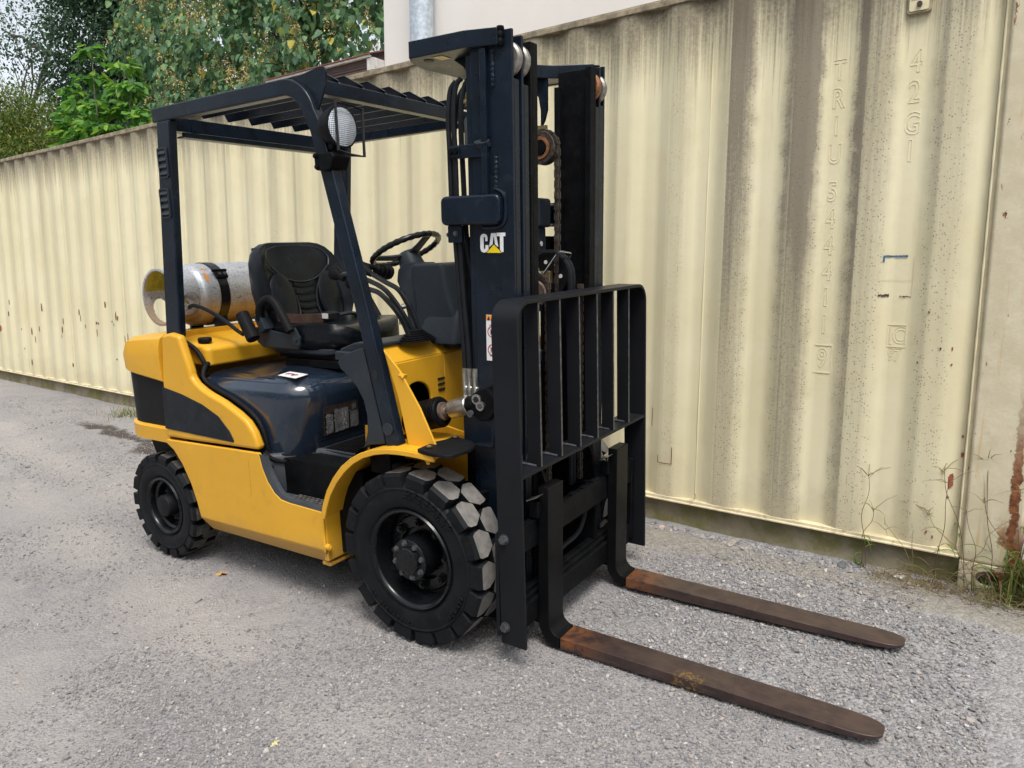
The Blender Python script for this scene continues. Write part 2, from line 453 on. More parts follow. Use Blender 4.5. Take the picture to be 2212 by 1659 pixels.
def mat_post():
    t = NT('rusting_cream_post')
    s = t.sep()
    n_mid = t.noise(9, 6, 0.7); n_f = t.noise(40, 5, 0.7); st = t.noise(1.0, 5, 0.7, t.coord((40, 40, 2.2)))
    base = t.mix(t.step(n_mid, 0.35, 0.7), (0.60, 0.535, 0.37), (0.70, 0.635, 0.47))
    edge = t.step(t.math('ADD', t.math('SUBTRACT', 0.030, t.math('ABSOLUTE', t.math('SUBTRACT', s[0], 1.872))), t.math('MULTIPLY', t.math('SUBTRACT', n_mid, 0.5), 0.10)), 0.012, 0.020)
    low = t.math('SUBTRACT', 1.0, t.step(t.math('ADD', s[2], t.math('MULTIPLY', n_mid, 0.5)), 0.62, 1.15))
    r1 = t.math('MULTIPLY', edge, low)
    lowp = t.math('MULTIPLY', t.math('SUBTRACT', 1.0, t.step(s[2], 0.08, 0.26)), t.step(t.math('ADD', s[0], t.math('MULTIPLY', t.math('SUBTRACT', n_mid, 0.5), 0.30)), 1.835, 1.862))
    sp = t.step(t.noise(11, 6, 0.75, t.coord((1.6, 1.6, 0.6))), 0.63, 0.66)
    rr = t.math('MAXIMUM', t.math('MAXIMUM', r1, lowp), sp)
    drip = t.math('MULTIPLY', t.step(t.noise(6, 5, 0.7, t.coord((5, 5, 0.35))), 0.56, 0.72), 0.55)
    c = t.mix(drip, base, (0.55, 0.33, 0.10))
    c = t.mix(rr, c, t.mix(t.step(n_f, 0.35, 0.65), (0.12, 0.045, 0.022), (0.30, 0.115, 0.045)))
    t.set(base=c, rough=0.65, spec=0.3)
    t.bump(t.math('ADD', n_f, rr), 0.35, 0.004)
    return t.m
M['post'] = mat_post()
M['toprail'] = simple('lichen_stained_rail', (0.30, 0.25, 0.17), 0.8, var=0.4, vs=14, bump=0.5, bs=60, dirt=(0.08, 0.065, 0.05), dirt_amt=0.8)
M['botrail'] = simple('cream_bottom_rail', (0.66, 0.58, 0.39), 0.6, var=0.15, vs=8, dirt=(0.22, 0.16, 0.09), dirt_amt=0.8)
M['flake'] = simple('red_primer_patch', (0.34, 0.10, 0.07), 0.7, var=0.2, vs=30)
M['rustedge'] = simple('rust_line', (0.22, 0.075, 0.03), 0.8, var=0.4, vs=60)
M['bluepaint'] = simple('old_blue_sticker', (0.06, 0.14, 0.26), 0.6, var=0.4, vs=60)
M['darkflake'] = simple('dark_flake', (0.07, 0.045, 0.04), 0.7, var=0.3)
M['ghost'] = simple('painted_over_sticker', (0.725, 0.645, 0.42), 0.5, var=0.06, vs=6)

def mat_concrete():
    t = NT('mossy_concrete')
    s = t.sep()
    n1 = t.noise(5, 6, 0.65); n2 = t.noise(40, 5, 0.7)
    c = t.mix(t.step(n1, 0.3, 0.7), (0.19, 0.165, 0.115), (0.34, 0.30, 0.215))
    moss = t.step(t.math('ADD', t.noise(3.2, 6, 0.7), t.math('MULTIPLY', n2, 0.25)), 0.58, 0.72)
    c = t.mix(t.math('MULTIPLY', moss, 0.75), c, (0.17, 0.165, 0.045))
    t.set(base=c, rough=0.9, spec=0.2)
    t.bump(n2, 0.6, 0.006)
    return t.m
M['concrete'] = mat_concrete()

def mat_ground():
    t = NT('gravel_dust')
    at = t.n('ShaderNodeAttribute', attribute_name='zone')
    sep = t.n('ShaderNodeSeparateColor'); t.l(at.outputs['Color'], sep.inputs[0])
    apron, mud, fresh = sep.outputs[0], sep.outputs[1], sep.outputs[2]; dust = at.outputs['Alpha']
    n0 = t.noise(0.8, 5, 0.6); n1 = t.noise(4.5, 6, 0.65, dist=0.5); n2 = t.noise(34, 6, 0.7); n3 = t.noise(150, 4, 0.7)
    v = t.voro(105, out='Distance'); 
    vx = t.n('ShaderNodeTexVoronoi'); vx.inputs['Scale'].default_value = 105; t.l(t.tc.outputs['Object'], vx.inputs['Vector'])
    vcol = t.n('ShaderNodeSeparateColor'); t.l(vx.outputs['Color'], vcol.inputs[0])
    c = t.mix(t.step(n0, 0.35, 0.65), (0.242, 0.234, 0.240), (0.318, 0.302, 0.298))
    c = t.mix(t.math('MULTIPLY', t.step(n1, 0.45, 0.7), 0.5), c, (0.375, 0.352, 0.332))
    c = t.mix(t.math('MULTIPLY', t.step(n2, 0.50, 0.72), 0.45), c, (0.215, 0.20, 0.20))
    c = t.mix(t.math('ADD', 0.12, t.math('MULTIPLY', t.step(n1, 0.62, 0.40), 0.28)), c, t.mix(vcol.outputs[0], (0.15, 0.147, 0.152), (0.46, 0.445, 0.44)))
    c = t.mix(t.math('MULTIPLY', dust, t.math('ADD', 0.45, t.math('MULTIPLY', n1, 0.5))), c, t.mix(n2, (0.36, 0.335, 0.315), (0.42, 0.395, 0.37)))
    c = t.mix(t.math('MULTIPLY', fresh, 0.55), c, t.mix(vcol.outputs[1], (0.12, 0.125, 0.135), (0.44, 0.44, 0.445)))
    c = t.mix(t.math('MULTIPLY', apron, 0.8), c, t.mix(t.step(n2, 0.35, 0.7), (0.215, 0.195, 0.165), (0.37, 0.345, 0.30)))
    c = t.mix(mud, c, (0.070, 0.058, 0.050))
    t.set(base=c, rough=0.92, spec=0.25)
    b1 = t.bump(n1, 0.25, 0.02)
    b2 = t.bump(n2, 0.45, 0.008, b1)
    t.bump(t.math('ADD', t.math('MULTIPLY', v, -1.0), t.math('MULTIPLY', n3, 0.5)), 0.9, 0.007, b2)
    return t.m
M['ground'] = mat_ground()

def mat_pebble():
    t = NT('pebble_stone')
    oi = t.n('ShaderNodeObjectInfo')
    r = t.n('ShaderNodeValToRGB'); r.color_ramp.interpolation = 'LINEAR'
    e = r.color_ramp.elements
    e[0].position = 0; e[0].color = (0.185, 0.185, 0.197, 1); e[1].position = 1; e[1].color = (0.52, 0.51, 0.50, 1)
    for p, cc in ((0.2, (0.21, 0.207, 0.215, 1)), (0.5, (0.275, 0.265, 0.262, 1)), (0.8, (0.34, 0.325, 0.312, 1)), (0.93, (0.38, 0.33, 0.30, 1))):
        x = e.new(p); x.color = cc
    t.l(oi.outputs['Random'], r.inputs[0])
    n = t.noise(3.0, 4, 0.7)
    t.set(base=t.mix(t.math('MULTIPLY', t.step(n, 0.4, 0.7), 0.3), r.outputs[0], (0.30, 0.275, 0.255)), rough=0.85, spec=0.3)
    return t.m
M['pebble'] = mat_pebble()

def leafmat(name, c1, c2, rough=0.5):
    t = NT(name)
    n = t.noise(1.7, 3, 0.6)
    n2 = t.noise(23.0, 2, 0.6)
    cc = t.mix(t.step(t.math('ADD', t.math('MULTIPLY', n, 0.6), t.math('MULTIPLY', n2, 0.4)), 0.35, 0.65), c1, c2)
    t.set(base=cc, rough=rough, spec=0.4)
    tr = t.n('ShaderNodeBsdfTranslucent'); t.l(cc, tr.inputs[0])
    mx = t.n('ShaderNodeMixShader'); mx.inputs[0].default_value = 0.45
    t.l(t.p.outputs[0], mx.inputs[1]); t.l(tr.outputs[0], mx.inputs[2]); t.l(mx.outputs[0], t.out.inputs[0])
    return t.m
M['bark'] = simple('bark', (0.085, 0.072, 0.06), 0.9, var=0.4, vs=12, bump=0.6, bs=30)
M['palebark'] = simple('pale_bark', (0.23, 0.22, 0.17), 0.9, var=0.3, vs=12, bump=0.4, bs=30)
M['cream_wall'] = simple('white_render', (0.74, 0.71, 0.68), 0.8, var=0.03, vs=1.2, bump=0.05, bs=60)
M['soffit'] = simple('brown_gutter', (0.105, 0.058, 0.045), 0.45, var=0.15, vs=6)
M['shingle'] = simple('red_shingle', (0.24, 0.085, 0.06), 0.85, var=0.3, vs=14, bump=0.4, bs=60)
M['drip'] = simple('white_drip_edge', (0.62, 0.60, 0.58), 0.5, var=0.15, vs=20, dirt=(0.3, 0.2, 0.16), dirt_amt=0.6)
M['galv'] = simple('galvanised_steel', (0.50, 0.56, 0.62), 0.42, metal=0.45, var=0.18, vs=26, bump=0.05, bs=80)
M['dryleaf'] = simple('dry_leaf', (0.50, 0.30, 0.10), 0.7, var=0.3, vs=30)
M['grassgreen'] = leafmat('grass_blade', (0.10, 0.20, 0.03), (0.22, 0.30, 0.06))
M['grassdry'] = leafmat('dry_grass', (0.30, 0.24, 0.12), (0.42, 0.34, 0.18))
M['grasspurple'] = leafmat('reddish_stalk', (0.15, 0.085, 0.075), (0.24, 0.15, 0.10))

# ================================================================== GROUND
def lattice(nx, ny, seed):
    return np.random.default_rng(seed).random((nx, ny))
def vnoise(x, y, scale, seed):
    L = lattice(257, 257, seed); X = x * scale + 1000.0; Y = y * scale + 1000.0
    xi = np.floor(X).astype(int); yi = np.floor(Y).astype(int); fx = X - xi; fy = Y - yi
    fx = fx * fx * (3 - 2 * fx); fy = fy * fy * (3 - 2 * fy)
    g = lambda a, b: L[a % 257, b % 257]
    return (g(xi, yi) * (1 - fx) + g(xi + 1, yi) * fx) * (1 - fy) + (g(xi, yi + 1) * (1 - fx) + g(xi + 1, yi + 1) * fx) * fy - 0.5
def sstep(v, a, b):
    t = np.clip((v - a) / (b - a), 0, 1); return t * t * (3 - 2 * t)
def wall_line(x): return COFF + math.tan(CYAW) * x
def apron_mask(x, y):
    d = wall_line(x) - y
    edge = 0.40 + 0.10 * vnoise(x, y, 2.2, 5) + 0.10 * vnoise(x, y, 9, 6) - 0.12 * sstep(x, -2.0, -0.2) * 0
    return sstep(d, 0.10, 0.16) * (1 - sstep(d, edge - 0.012, edge + 0.012)) * sstep(x, -0.6, 0.1), d, edge
def ground_z(x, y, fine=True):
    x = np.asarray(x, float); y = np.asarray(y, float)
    yl = wall_line(x)
    plane = 0.0571 * np.clip(y, -12, 8) + 0.00696 * np.clip(x, -4, 3)
    w = sstep(yl - y, 0.15, 0.78)
    z = plane * w + 0.012 * (1 - w)
    if fine:
        z = z + 0.012 * vnoise(x, y, 1.3, 1) + 0.008 * vnoise(x, y, 5, 2) + 0.006 * vnoise(x, y, 17, 3) + 0.004 * vnoise(x, y, 33, 4)
        ap, d, edge = apron_mask(x, y)
        z = z + 0.014 * ap - 0.012 * np.exp(-((d - edge) / 0.03) ** 2) * sstep(x, -0.6, 0.1)
        z = z + track_z(x, y) - .004 * dust_mask(x, y)
        mud = mud_mask(x, y)
        z = z + mud * (0.03 * vnoise(x, y, 9, 8) - 0.01)
        # keep the contact patches of the wheels level
        for (cx, cy, r) in ((0, -0.47, .25), (-1.6, -0.47, .22), (0, .47, .25), (-1.6, .47, .22)):
            k = np.exp(-(((x - cx) ** 2 + (y - cy) ** 2) / r ** 2) ** 2)
            z = z * (1 - k) + (plane - 0.004) * k
    return z
def mud_mask(x, y):
    a = np.exp(-((x + 4.45) / 0.75) ** 2 - ((y - 0.78 + 0.06 * (x + 4.45)) / 0.10) ** 2)
    b = np.exp(-((x + 3.35) / 0.62) ** 2 - ((y - 0.57 + 0.10 * (x + 3.35)) / 0.15) ** 2)
    m = np.maximum(a, b) * (1 + 1.3 * vnoise(x, y, 7, 11) + 0.8 * vnoise(x, y, 19, 12))
    return sstep(m, 0.28, 0.60)

def dust_mask(x, y):
    # wheel paths worn smooth, running past the truck parallel to the container
    a = np.exp(-((y + 0.98 + 0.16 * x + 0.10 * vnoise(x, y, 1.1, 51)) / 0.20) ** 2)
    b = np.exp(-((y + 0.02 + 0.16 * (x + 3.5) + 0.10 * vnoise(x, y, 1.1, 52)) / 0.20) ** 2) * (1 - sstep(x, -2.6, -2.0))
    c = np.exp(-((y + 1.72 + 0.16 * x) / 0.22) ** 2) * .7
    return np.clip(np.maximum(np.maximum(a, b), c) * (.75 + .9 * vnoise(x, y, 3.1, 53)), 0, 1)
def track_z(x, y):
    # lug prints left in the path
    a = np.exp(-((y + 0.02 + 0.16 * (x + 3.5)) / 0.085) ** 2) * (1 - sstep(x, -2.2, -1.9)) + .6 * np.exp(-((y + 0.98 + 0.16 * x) / 0.085) ** 2) * (1 - sstep(x, -.8, -.2))
    return a * (0.0055 * np.sign(np.sin((x + .35 * y) * 2 * PI / .105)) - .006)
def axis_pts(lo, hi, fl, fh, step):
    f = np.arange(fl, fh + 1e-6, step)
    a = [fl]; s = step
    while a[-1] > lo: s *= 1.35; a.append(a[-1] - s)
    b = [fh]; s = step
    while b[-1] < hi: s *= 1.35; b.append(b[-1] + s)
    return np.concatenate([np.array(a[1:])[::-1], f, np.array(b[1:])])
gx = axis_pts(-450, 450, -9.0, 3.2, 0.022); gy = axis_pts(-450, 450, -2.0, 1.95, 0.018)
GX, GY = np.meshgrid(gx, gy, indexing='ij')
GZ = ground_z(GX, GY)
gv = np.stack([GX.ravel(), GY.ravel(), GZ.ravel()], 1)
nx_, ny_ = len(gx), len(gy)
ii, jj = np.meshgrid(np.arange(nx_ - 1), np.arange(ny_ - 1), indexing='ij')
q0 = (ii * ny_ + jj).ravel()
gf = np.stack([q0, q0 + ny_, q0 + ny_ + 1, q0 + 1], 1)
def np_mesh(name, verts, faces, mats, smooth=True):
    me = bpy.data.meshes.new(name)
    k = faces.shape[1]
    me.vertices.add(len(verts)); me.vertices.foreach_set('co', verts.astype(np.float32).ravel())
    me.loops.add(faces.size); me.loops.foreach_set('vertex_index', faces.astype(np.int32).ravel())
    me.polygons.add(len(faces)); me.polygons.foreach_set('loop_start', np.arange(0, faces.size, k, dtype=np.int32))
    for m_ in mats: me.materials.append(m_)
    me.update(calc_edges=True)
    if smooth: me.polygons.foreach_set('use_smooth', [True] * len(faces))
    return me
gme = np_mesh('ground', gv, gf, [M['ground']])
ap_, d_, e_ = apron_mask(GX, GY)
fresh = sstep(GX + 0.35 * vnoise(GX, GY, 2.5, 21), 0.42, 0.72) * sstep(GY + 0.10 * vnoise(GX, GY, 4, 22), -0.42, -0.18)
ca = gme.color_attributes.new('zone', 'FLOAT_COLOR', 'POINT')
cdat = np.stack([ap_.ravel(), mud_mask(GX, GY).ravel() * 0.95, fresh.ravel(), dust_mask(GX, GY).ravel()], 1)
ca.data.foreach_set('color', cdat.astype(np.float32).ravel())
ground = bpy.data.objects.new('ground', gme); col.objects.link(ground)
ground['kind'] = 'structure'
def gz1(x, y): return float(ground_z(np.array([x]), np.array([y]))[0])

# ================================================================== SHIPPING CONTAINER
CM = Matrix.Translation((0, COFF, CZB)) @ Matrix.Rotation(CYAW, 4, 'Z')
cont = empty('shipping_container', mat=CM @ Matrix.Translation((0, 0, 0)))
tag(cont, 'long cream corrugated steel shipping container with mildew streaks behind the forklift', 'shipping container')
DEPTH = 0.031
def wall_y(s):
    f = ((s - PH) / PER) % 1.0
    if f < 0.26: return 0.0
    if f < 0.50: return DEPTH * (f - 0.26) / 0.24
    if f < 0.76: return DEPTH
    return DEPTH * (1 - (f - 0.76) / 0.24)
S_L, S_R, HT = -10.30, 1.89, 2.591
s_hi = 1.675
seams = []
sv = 0.467
while sv < s_hi: sv += 4 * PER
sv -= 4 * PER
cuts = [s_hi]
while sv > S_L + 0.2:
    cuts.append(sv); sv -= 4 * PER
cuts.append(S_L + 0.17)
for a, b in zip(cuts[:-1], cuts[1:]):
    brk = [a - 0.0015, b + 0.0015]
    k0 = math.floor((b - PH) / PER) - 1
    for k in range(k0, k0 + 8):
        for f in (0.0, 0.26, 0.50, 0.76):
            s_ = PH + (k + f) * PER
            if b + 0.004 < s_ < a - 0.004: brk.append(s_)
    brk.sort()
    m = MB()
    zs = [0.022, 0.8, 1.6, 2.565]
    rings = [[(s_, wall_y(s_) + (random.uniform(-.0018, .0018) if s_ < .9 else 0), z) for s_ in brk] for z in zs]
    m.loft(rings, cap=False, closed=False)
    o = m.build('wall_panel', M['wall'], cont, sharp=12)
    # softly pressed corners
    bv = o.modifiers.new('bevel', 'BEVEL'); bv.width = 0.016; bv.segments = 4; bv.limit_method = 'ANGLE'; bv.angle_limit = R(8); bv.harden_normals = True
    if b > S_L + 0.3:
        yb = wall_y(b)
        w = MB(); w.tube([(b, yb - 0.001, z) for z in np.linspace(0.06, 2.53, 24)], [0.0035 + 0.0012 * math.sin(k * 5.1) for k in range(24)], 6)
        w.build('weld_seam', M['wall'], cont)
m = MB(); m.box(S_L + .15, S_R - .15, -0.008, 0.07, 2.560, HT)
m.build('top_rail', M['toprail'], cont, bevel=0.004)
m = MB()
m.prism([(-0.012, 0.0), (0.05, 0.0), (0.05, 0.022), (0.036, 0.026), (-0.003, 0.024), (-0.004, 0.009), (-0.012, 0.008)], 'x', S_L + .15, 1.69)
m.build('bottom_rail', M['botrail'], cont, bevel=0.002)
m = MB(); m.box(1.70, S_R + 0.02, -0.012, 0.15, -0.005, HT)
m.build('corner_post', M['post'], cont, bevel=0.014, seg=3)
m = MB(); m.tube([(1.682, 0.006, z) for z in np.linspace(0.04, 2.53, 40)], [0.004 + 0.0018 * math.sin(k * 3.7) for k in range(40)], 6)
m.build('weld_seam', M['wall'], cont)
m = MB(); m.box(1.676, 1.70, 0.012, 0.03, 0.0, 2.55); m.build('post_flange', M['post'], cont)
m = MB(); m.box(S_L, S_L + .17, -0.012, 0.15, -0.115, HT); m.build('corner_post', M['post'], cont, bevel=0.014)
m = MB(); m.box(S_L + .01, S_R, 0.08, 2.42, 0.02, 2.56); m.build('container_box', M['wall'], cont)
m = MB(); m.box(S_L, S_R + .02, -0.004, 2.44, HT - 0.006, HT + 0.006); m.build('roof', M['toprail'], cont)
# corner casting with its oval hole
def plate_hole(m, rect, c, rx, rz, ax, a0, a1, n=24):
    """rectangular plate with an elliptical hole, thickness a0..a1"""
    (u0, u1, w0, w1) = rect
    ins = [(c[0] + rx * math.cos(2 * PI * k / n + PI / 4), c[1] + rz * math.sin(2 * PI * k / n + PI / 4)) for k in range(n)]
    outs = []
    per = n // 4
    cs = [(u1, w1), (u0, w1), (u0, w0), (u1, w0), (u1, w1)]
    for e in range(4):
        for k in range(per):
            t = k / per
            outs.append((cs[e][0] * (1 - t) + cs[e + 1][0] * t, cs[e][1] * (1 - t) + cs[e + 1][1] * t))
    def P(q, a): return (q[0], a, q[1]) if ax == 'y' else ((a, q[0], q[1]) if ax == 'x' else (q[0], q[1], a))
    vs = [P(q, a0) for q in outs] + [P(q, a0) for q in ins] + [P(q, a1) for q in outs] + [P(q, a1) for q in ins]
    fs = []
    for i in range(n):
        j = (i + 1) % n
        fs += [(i, j, n + j, n + i), (2 * n + i, 3 * n + i, 3 * n + j, 2 * n + j), (i, 2 * n + i, 2 * n + j, j), (n + i, n + j, 3 * n + j, 3 * n + i)]
    m.add(vs, fs)
m = MB(); plate_hole(m, (1.695, S_R + .03, -0.125, -0.006), (1.80, -0.068), 0.042, 0.034, 'y', -0.016, 0.012)
m.box(1.695, S_R + .03, 0.1, 0.16, -0.125, -0.006)
m.build('corner_casting', M['post'], cont, bevel=0.003)
# vent housing near the roof
m = MB(); m.prism(rrect(1.322, 1.414, 2.305, 2.44, 0.012), 'y', DEPTH - 0.022, DEPTH - 0.001)
vent = m.build('air_vent', M['toprail'], cont, bevel=0.003)
m = MB(); m.prism(rrect(1.331, 1.405, 2.314, 2.43, 0.008), 'y', DEPTH - 0.0245, DEPTH - 0.0205); m.build('vent_plate', M['ghost'], vent)
m = MB(); m.tube([(1.37, DEPTH - 0.026, 2.338), (1.37, DEPTH - 0.034, 2.338)], 0.011, 10); m.build('vent_screw', M['chain'], vent)
m = MB()
for k in range(7): m.box(1.339 + k * 0.0092, 1.3445 + k * 0.0092, DEPTH - 0.027, DEPTH - 0.024, 2.36, 2.42)
m.build('vent_slot', M['bluepaint'], vent)
# painted-over stickers: raised outlines of letters, in the same paint
def ghost(s, cx, cz, size, name='painted_over_letter', sx=0.72):
    vs, fs = text_outline(s, size, 0.0012, 0.002)
    m = MB(); m.add([(cx + v[0] * sx, DEPTH - 0.0010 - v[2] * .8, cz + v[1]) for v in vs], fs)
    return m.build(name, M['wall'], cont)
for ch, z in zip('TRIU', (2.125, 2.003, 1.884, 1.76)): ghost(ch, 1.066, z, 0.118)
for ch, z in zip('544411', (1.592, 1.47, 1.35, 1.232, 1.112, 0.985)): ghost(ch, 1.066, z, 0.118)
ghost('9', 1.068, 0.825, 0.125)
m = MB()
for (a, b, c_, d__) in ((1.025, 1.112, .888, .8925), (1.025, 1.112, .758, .7625), (1.025, 1.029, .762, .888), (1.108, 1.112, .762, .888)): m.box(a, b, DEPTH - .0026, DEPTH - .0005, c_, d__)
m.build('painted_over_border', M['wall'], cont)
for ch, z in zip('42G1', (2.112, 1.987, 1.857, 1.744)): ghost(ch, 1.372, z, 0.126)
m = MB()
for (a, b, c_, d__) in ((1.322, 1.415, .996, 1.000), (1.322, 1.415, .898, .902), (1.322, 1.326, .9, .998), (1.411, 1.415, .9, .998), (1.332, 1.342, .912, .988), (1.348, 1.358, .912, .988)): m.box(a, b, DEPTH - .0026, DEPTH - .0005, c_, d__)
m.build('painted_over_border', M['wall'], cont)
ghost('C', 1.388, 0.949, 0.10, sx=0.8); ghost('97', 1.372, 0.862, 0.075)
def strip(name, mat, s0, s1, z0, z1, jag=0.0, n=14, prot=0.0035):
    m = MB(); top = []; bot = []
    for k in range(n + 1):
        s_ = s0 + (s1 - s0) * k / n; y = wall_y(s_) - prot
        top.append((s_, y, z1 + random.uniform(-jag, jag))); bot.append((s_, y, z0 + random.uniform(-jag, jag)))
    m.loft([bot, top], cap=False, closed=False)
    return m.build(name, mat, cont)
strip('sticker_scrap', M['bluepaint'], 1.305, 1.398, 1.296, 1.304, 0.0012)
strip('sticker_scrap', M['bluepaint'], 1.302, 1.309, 1.276, 1.302, 0.002, 4)
strip('sticker_scrap', M['darkflake'], 1.292, 1.334, 1.124, 1.132, 0.004, 8)
strip('sticker_scrap', M['darkflake'], 1.376, 1.420, 1.121, 1.127, 0.003, 8)
strip('sticker_outline', M['ghost'], 1.298, 1.425, 1.195, 1.197); strip('sticker_outline', M['ghost'], 1.422, 1.425, 1.13, 1.30, 0, 2)
def flake(s0, z0, w, h, mat='flake'):
    n = 13; pts = []
    for k in range(n):
        t = 2 * PI * k / n; r = random.uniform(0.72, 1.1)
        pts.append((s0 + w * r * math.cos(t), z0 + h * r * math.sin(t)))
    m = MB(); m.prism(pts, 'y', wall_y(s0) - 0.0042, wall_y(s0) - 0.002); m.build('paint_flake', M[mat], cont)
flake(1.633, 0.330, 0.012, 0.040); flake(1.600, 0.838, 0.004, 0.005)
for q in ((1.668, .45, .006, .012), (1.69, .49, .005, .014), (1.663, .53, .004, .008), (1.688, .42, .004, .006), (1.56, .09, .004, .008), (1.585, .07, .003, .009)): flake(*q)
for q in ((1.628, .255, .006, .004), (1.50, 1.06, .005, .004), (1.555, .905, .004, .006), (1.47, .84, .004, .003)): flake(*q, mat='darkflake')
for (a, b, c_, d__) in ((.256, .341, .204, .209), (.256, .260, .209, .245), (.337, .341, .206, .30), (.205, .209, .40, .50)):
    strip('rust_line', M['rustedge'], a, b, c_, d__, 0.002, 6)
flake(1.598, 0.905, .003, .010, 'rustedge')
for k in range(34):
    s_ = random.uniform(-8.6, -4.2); z_ = random.choice([random.uniform(.55, .95), random.uniform(.15, .6)])
    flake(s_, z_, random.uniform(.004, .014), random.uniform(.008, .05), random.choice(['rustedge', 'rustedge', 'darkflake']))
flake(-5.02, .33, .05, .10, 'rustedge'); flake(-5.05, .48, .03, .03, 'rustedge'); flake(-8.9, .55, .05, .05, 'flake')

# concrete strip footing under the container
m = MB(); pts0 = []; 
m.box(S_L - .5, 1.70, 0.03, 0.6, -0.55, -0.003)
foot = m.build('concrete_footing', M['concrete'], bevel=0.006)
foot.matrix_world = CM
tag(foot, 'low mossy concrete footing strip running under the cream container', 'footing')

# ================================================================== FORKLIFT
fl = empty('forklift', mat=FM)
tag(fl, 'yellow and black forklift truck with rusty forks lowered to the gravel', 'forklift')
def P(m, name, mat, **k): return m.build(name, M[mat] if isinstance(mat, str) else mat, k.pop('parent', fl), **k)

# ---- counterweight
def cw_outline(ins, xf, n=9):
    r = 0.25 - ins; y = 0.555 - ins; xb = -1.955 + ins
    near = [(xf, -y)] + [(xb + r - r * math.sin(R(t)), -y + r - r * math.cos(R(t))) for t in np.linspace(0, 90, n)]
    far = [(a, -b) for a, b in near[::-1]]
    return near + far
def cw_ring(ins, zf, xf=-1.470): return [(x, y, zf(x, y)) for x, y in cw_outline(ins, xf)]
m = MB()
ztop = lambda x, y: 1.112 - 0.045 * max(0, (-1.55 - x)) / 0.4 - 0.03 * max(0, -1.75 - x) / 0.2
zlow = lambda x, y: 0.885 + 0.055 * (-1.470 - x) / 0.5
m.loft([cw_ring(0.02, lambda x, y: zlow(x, y) - .0), cw_ring(0.0, lambda x, y: zlow(x, y) + 0.012), cw_ring(-0.004, lambda x, y: 1.0), cw_ring(0.0, lambda x, y: ztop(x, y) - .055),
        cw_ring(0.012, lambda x, y: ztop(x, y) - .018), cw_ring(0.04, ztop), cw_ring(0.12, lambda x, y: ztop(x, y) + .004)])
cw = P(m, 'counterweight', 'yellow', bevel=0.004, sharp=50)
m = MB(); m.loft([cw_ring(0.022, lambda x, y: 0.672 + 0.0 * x), cw_ring(0.020, lambda x, y: zlow(x, y) - 0.001)])
P(m, 'black_band', 'matt', parent=cw, sharp=50)
m = MB(); m.loft([cw_ring(0.03, lambda x, y: 0.588), cw_ring(0.006, lambda x, y: 0.597), cw_ring(0.006, lambda x, y: 0.662), cw_ring(0.022, lambda x, y: 0.671)])
P(m, 'lower_band', 'yellow', parent=cw, sharp=50)
m = MB(); m.box(-1.86, -1.40, -0.38, 0.38, 0.30, 0.60); P(m, 'rear_axle_housing', 'black_old', bevel=.02)
m = MB(); m.prism([(-1.80, .59), (-1.47, .59), (-1.47, .52), (-1.66, .52), (-1.74, .46)], 'y', -.46, .46); P(m, 'rear_wheel_arch', 'black_old')

# ---- side panels (yellow arms round the hood) and frame sides
panel = [(-1.431, 1.114), (-1.463, .90), (-1.478, .70), (-1.481, .628), (-1.30, .632), (-.812, .647), (-.812, .668), (-.838, .725), (-.876, .768), (-.938, .803), (-1.034, .843), (-1.118, .868), (-1.162, .884), (-1.208, .907), (-1.236, .935), (-1.240, .965), (-1.262, 1.02), (-1.297, 1.116), (-1.36, 1.126)]
inset = [(-1.463, .872), (-1.32, .850), (-1.17, .815), (-1.06, .772), (-.99, .712), (-.966, .672), (-.972, .664), (-1.476, .672)]
frame = [(-1.481, .619), (-.808, .638), (-.792, .575), (-.765, .52), (-.728, .475), (-.690, .454), (-.640, .448), (-.446, .442), (-.452, .276), (-1.275, .268), (-1.293, .34), (-1.325, .425), (-1.375, .51), (-1.43, .57), (-1.483, .60)]
for sgn in (-1, 1):
    ya, yb = sorted((sgn * 0.56, sgn * 0.516))
    m = MB(); m.prism(panel, 'y', ya, yb)
    sp = P(m, 'side_panel', 'yellow', bevel=0.020, seg=2, sharp=40)
    ya, yb = sorted((sgn * 0.5635, sgn * 0.545))
    m = MB(); m.prism(inset, 'y', ya, yb); P(m, 'panel_inset', 'inset', parent=sp, bevel=.003)
    ya, yb = sorted((sgn * 0.562, sgn * 0.545))
    m = MB(); m.prism(frame, 'y', ya, yb); bf = P(m, 'frame_side', 'yellow', bevel=0.006, sharp=50)
    m = MB()
    rings = [[(x, sgn * y, z) for (y, z) in ((.5615, zc), (.545, zc + .002), (.48, .196), (.497, .188))] for x, zc in ((-1.277, .270), (-.452, .277))]
    rings[0] = [(-1.275, sgn * .5615, .270), (-1.275, sgn * .545, .272), (-1.27, sgn * .48, .198), (-1.285, sgn * .499, .190)]
    rings[1] = [(-.453, sgn * .5615, .2765), (-.453, sgn * .545, .278), (-.485, sgn * .48, .2), (-.485, sgn * .499, .192)]
    m.loft(rings); P(m, 'sill_plate', 'yellow', parent=bf, bevel=.003)
    m = MB(); m.box(-.470, -.445, *sorted((sgn * .30, sgn * .548)), .225, .447); m.box(-.50, -.452, *sorted((sgn * .30, sgn * .535)), .196, .212)
    P(m, 'arch_plate', 'yellow', parent=bf, bevel=.004)
    m = MB(); m.tube([(-.455, sgn * .552, .445), (-.449, sgn * .556, .40), (-.453, sgn * .553, .34), (-.449, sgn * .557, .28), (-.456, sgn * .552, .26)], .006, 6, smooth_path=4); P(m, 'weld_bead', 'yellow', parent=bf)
    m = MB(); m.cyl((-.45, sgn * .55, .290), (-.425, sgn * .55, .290), .013, 12); m.cyl((-.426, sgn * .55, .290), (-.420, sgn * .55, .290), .007, 10); P(m, 'jack_pin', 'yellow', parent=bf)

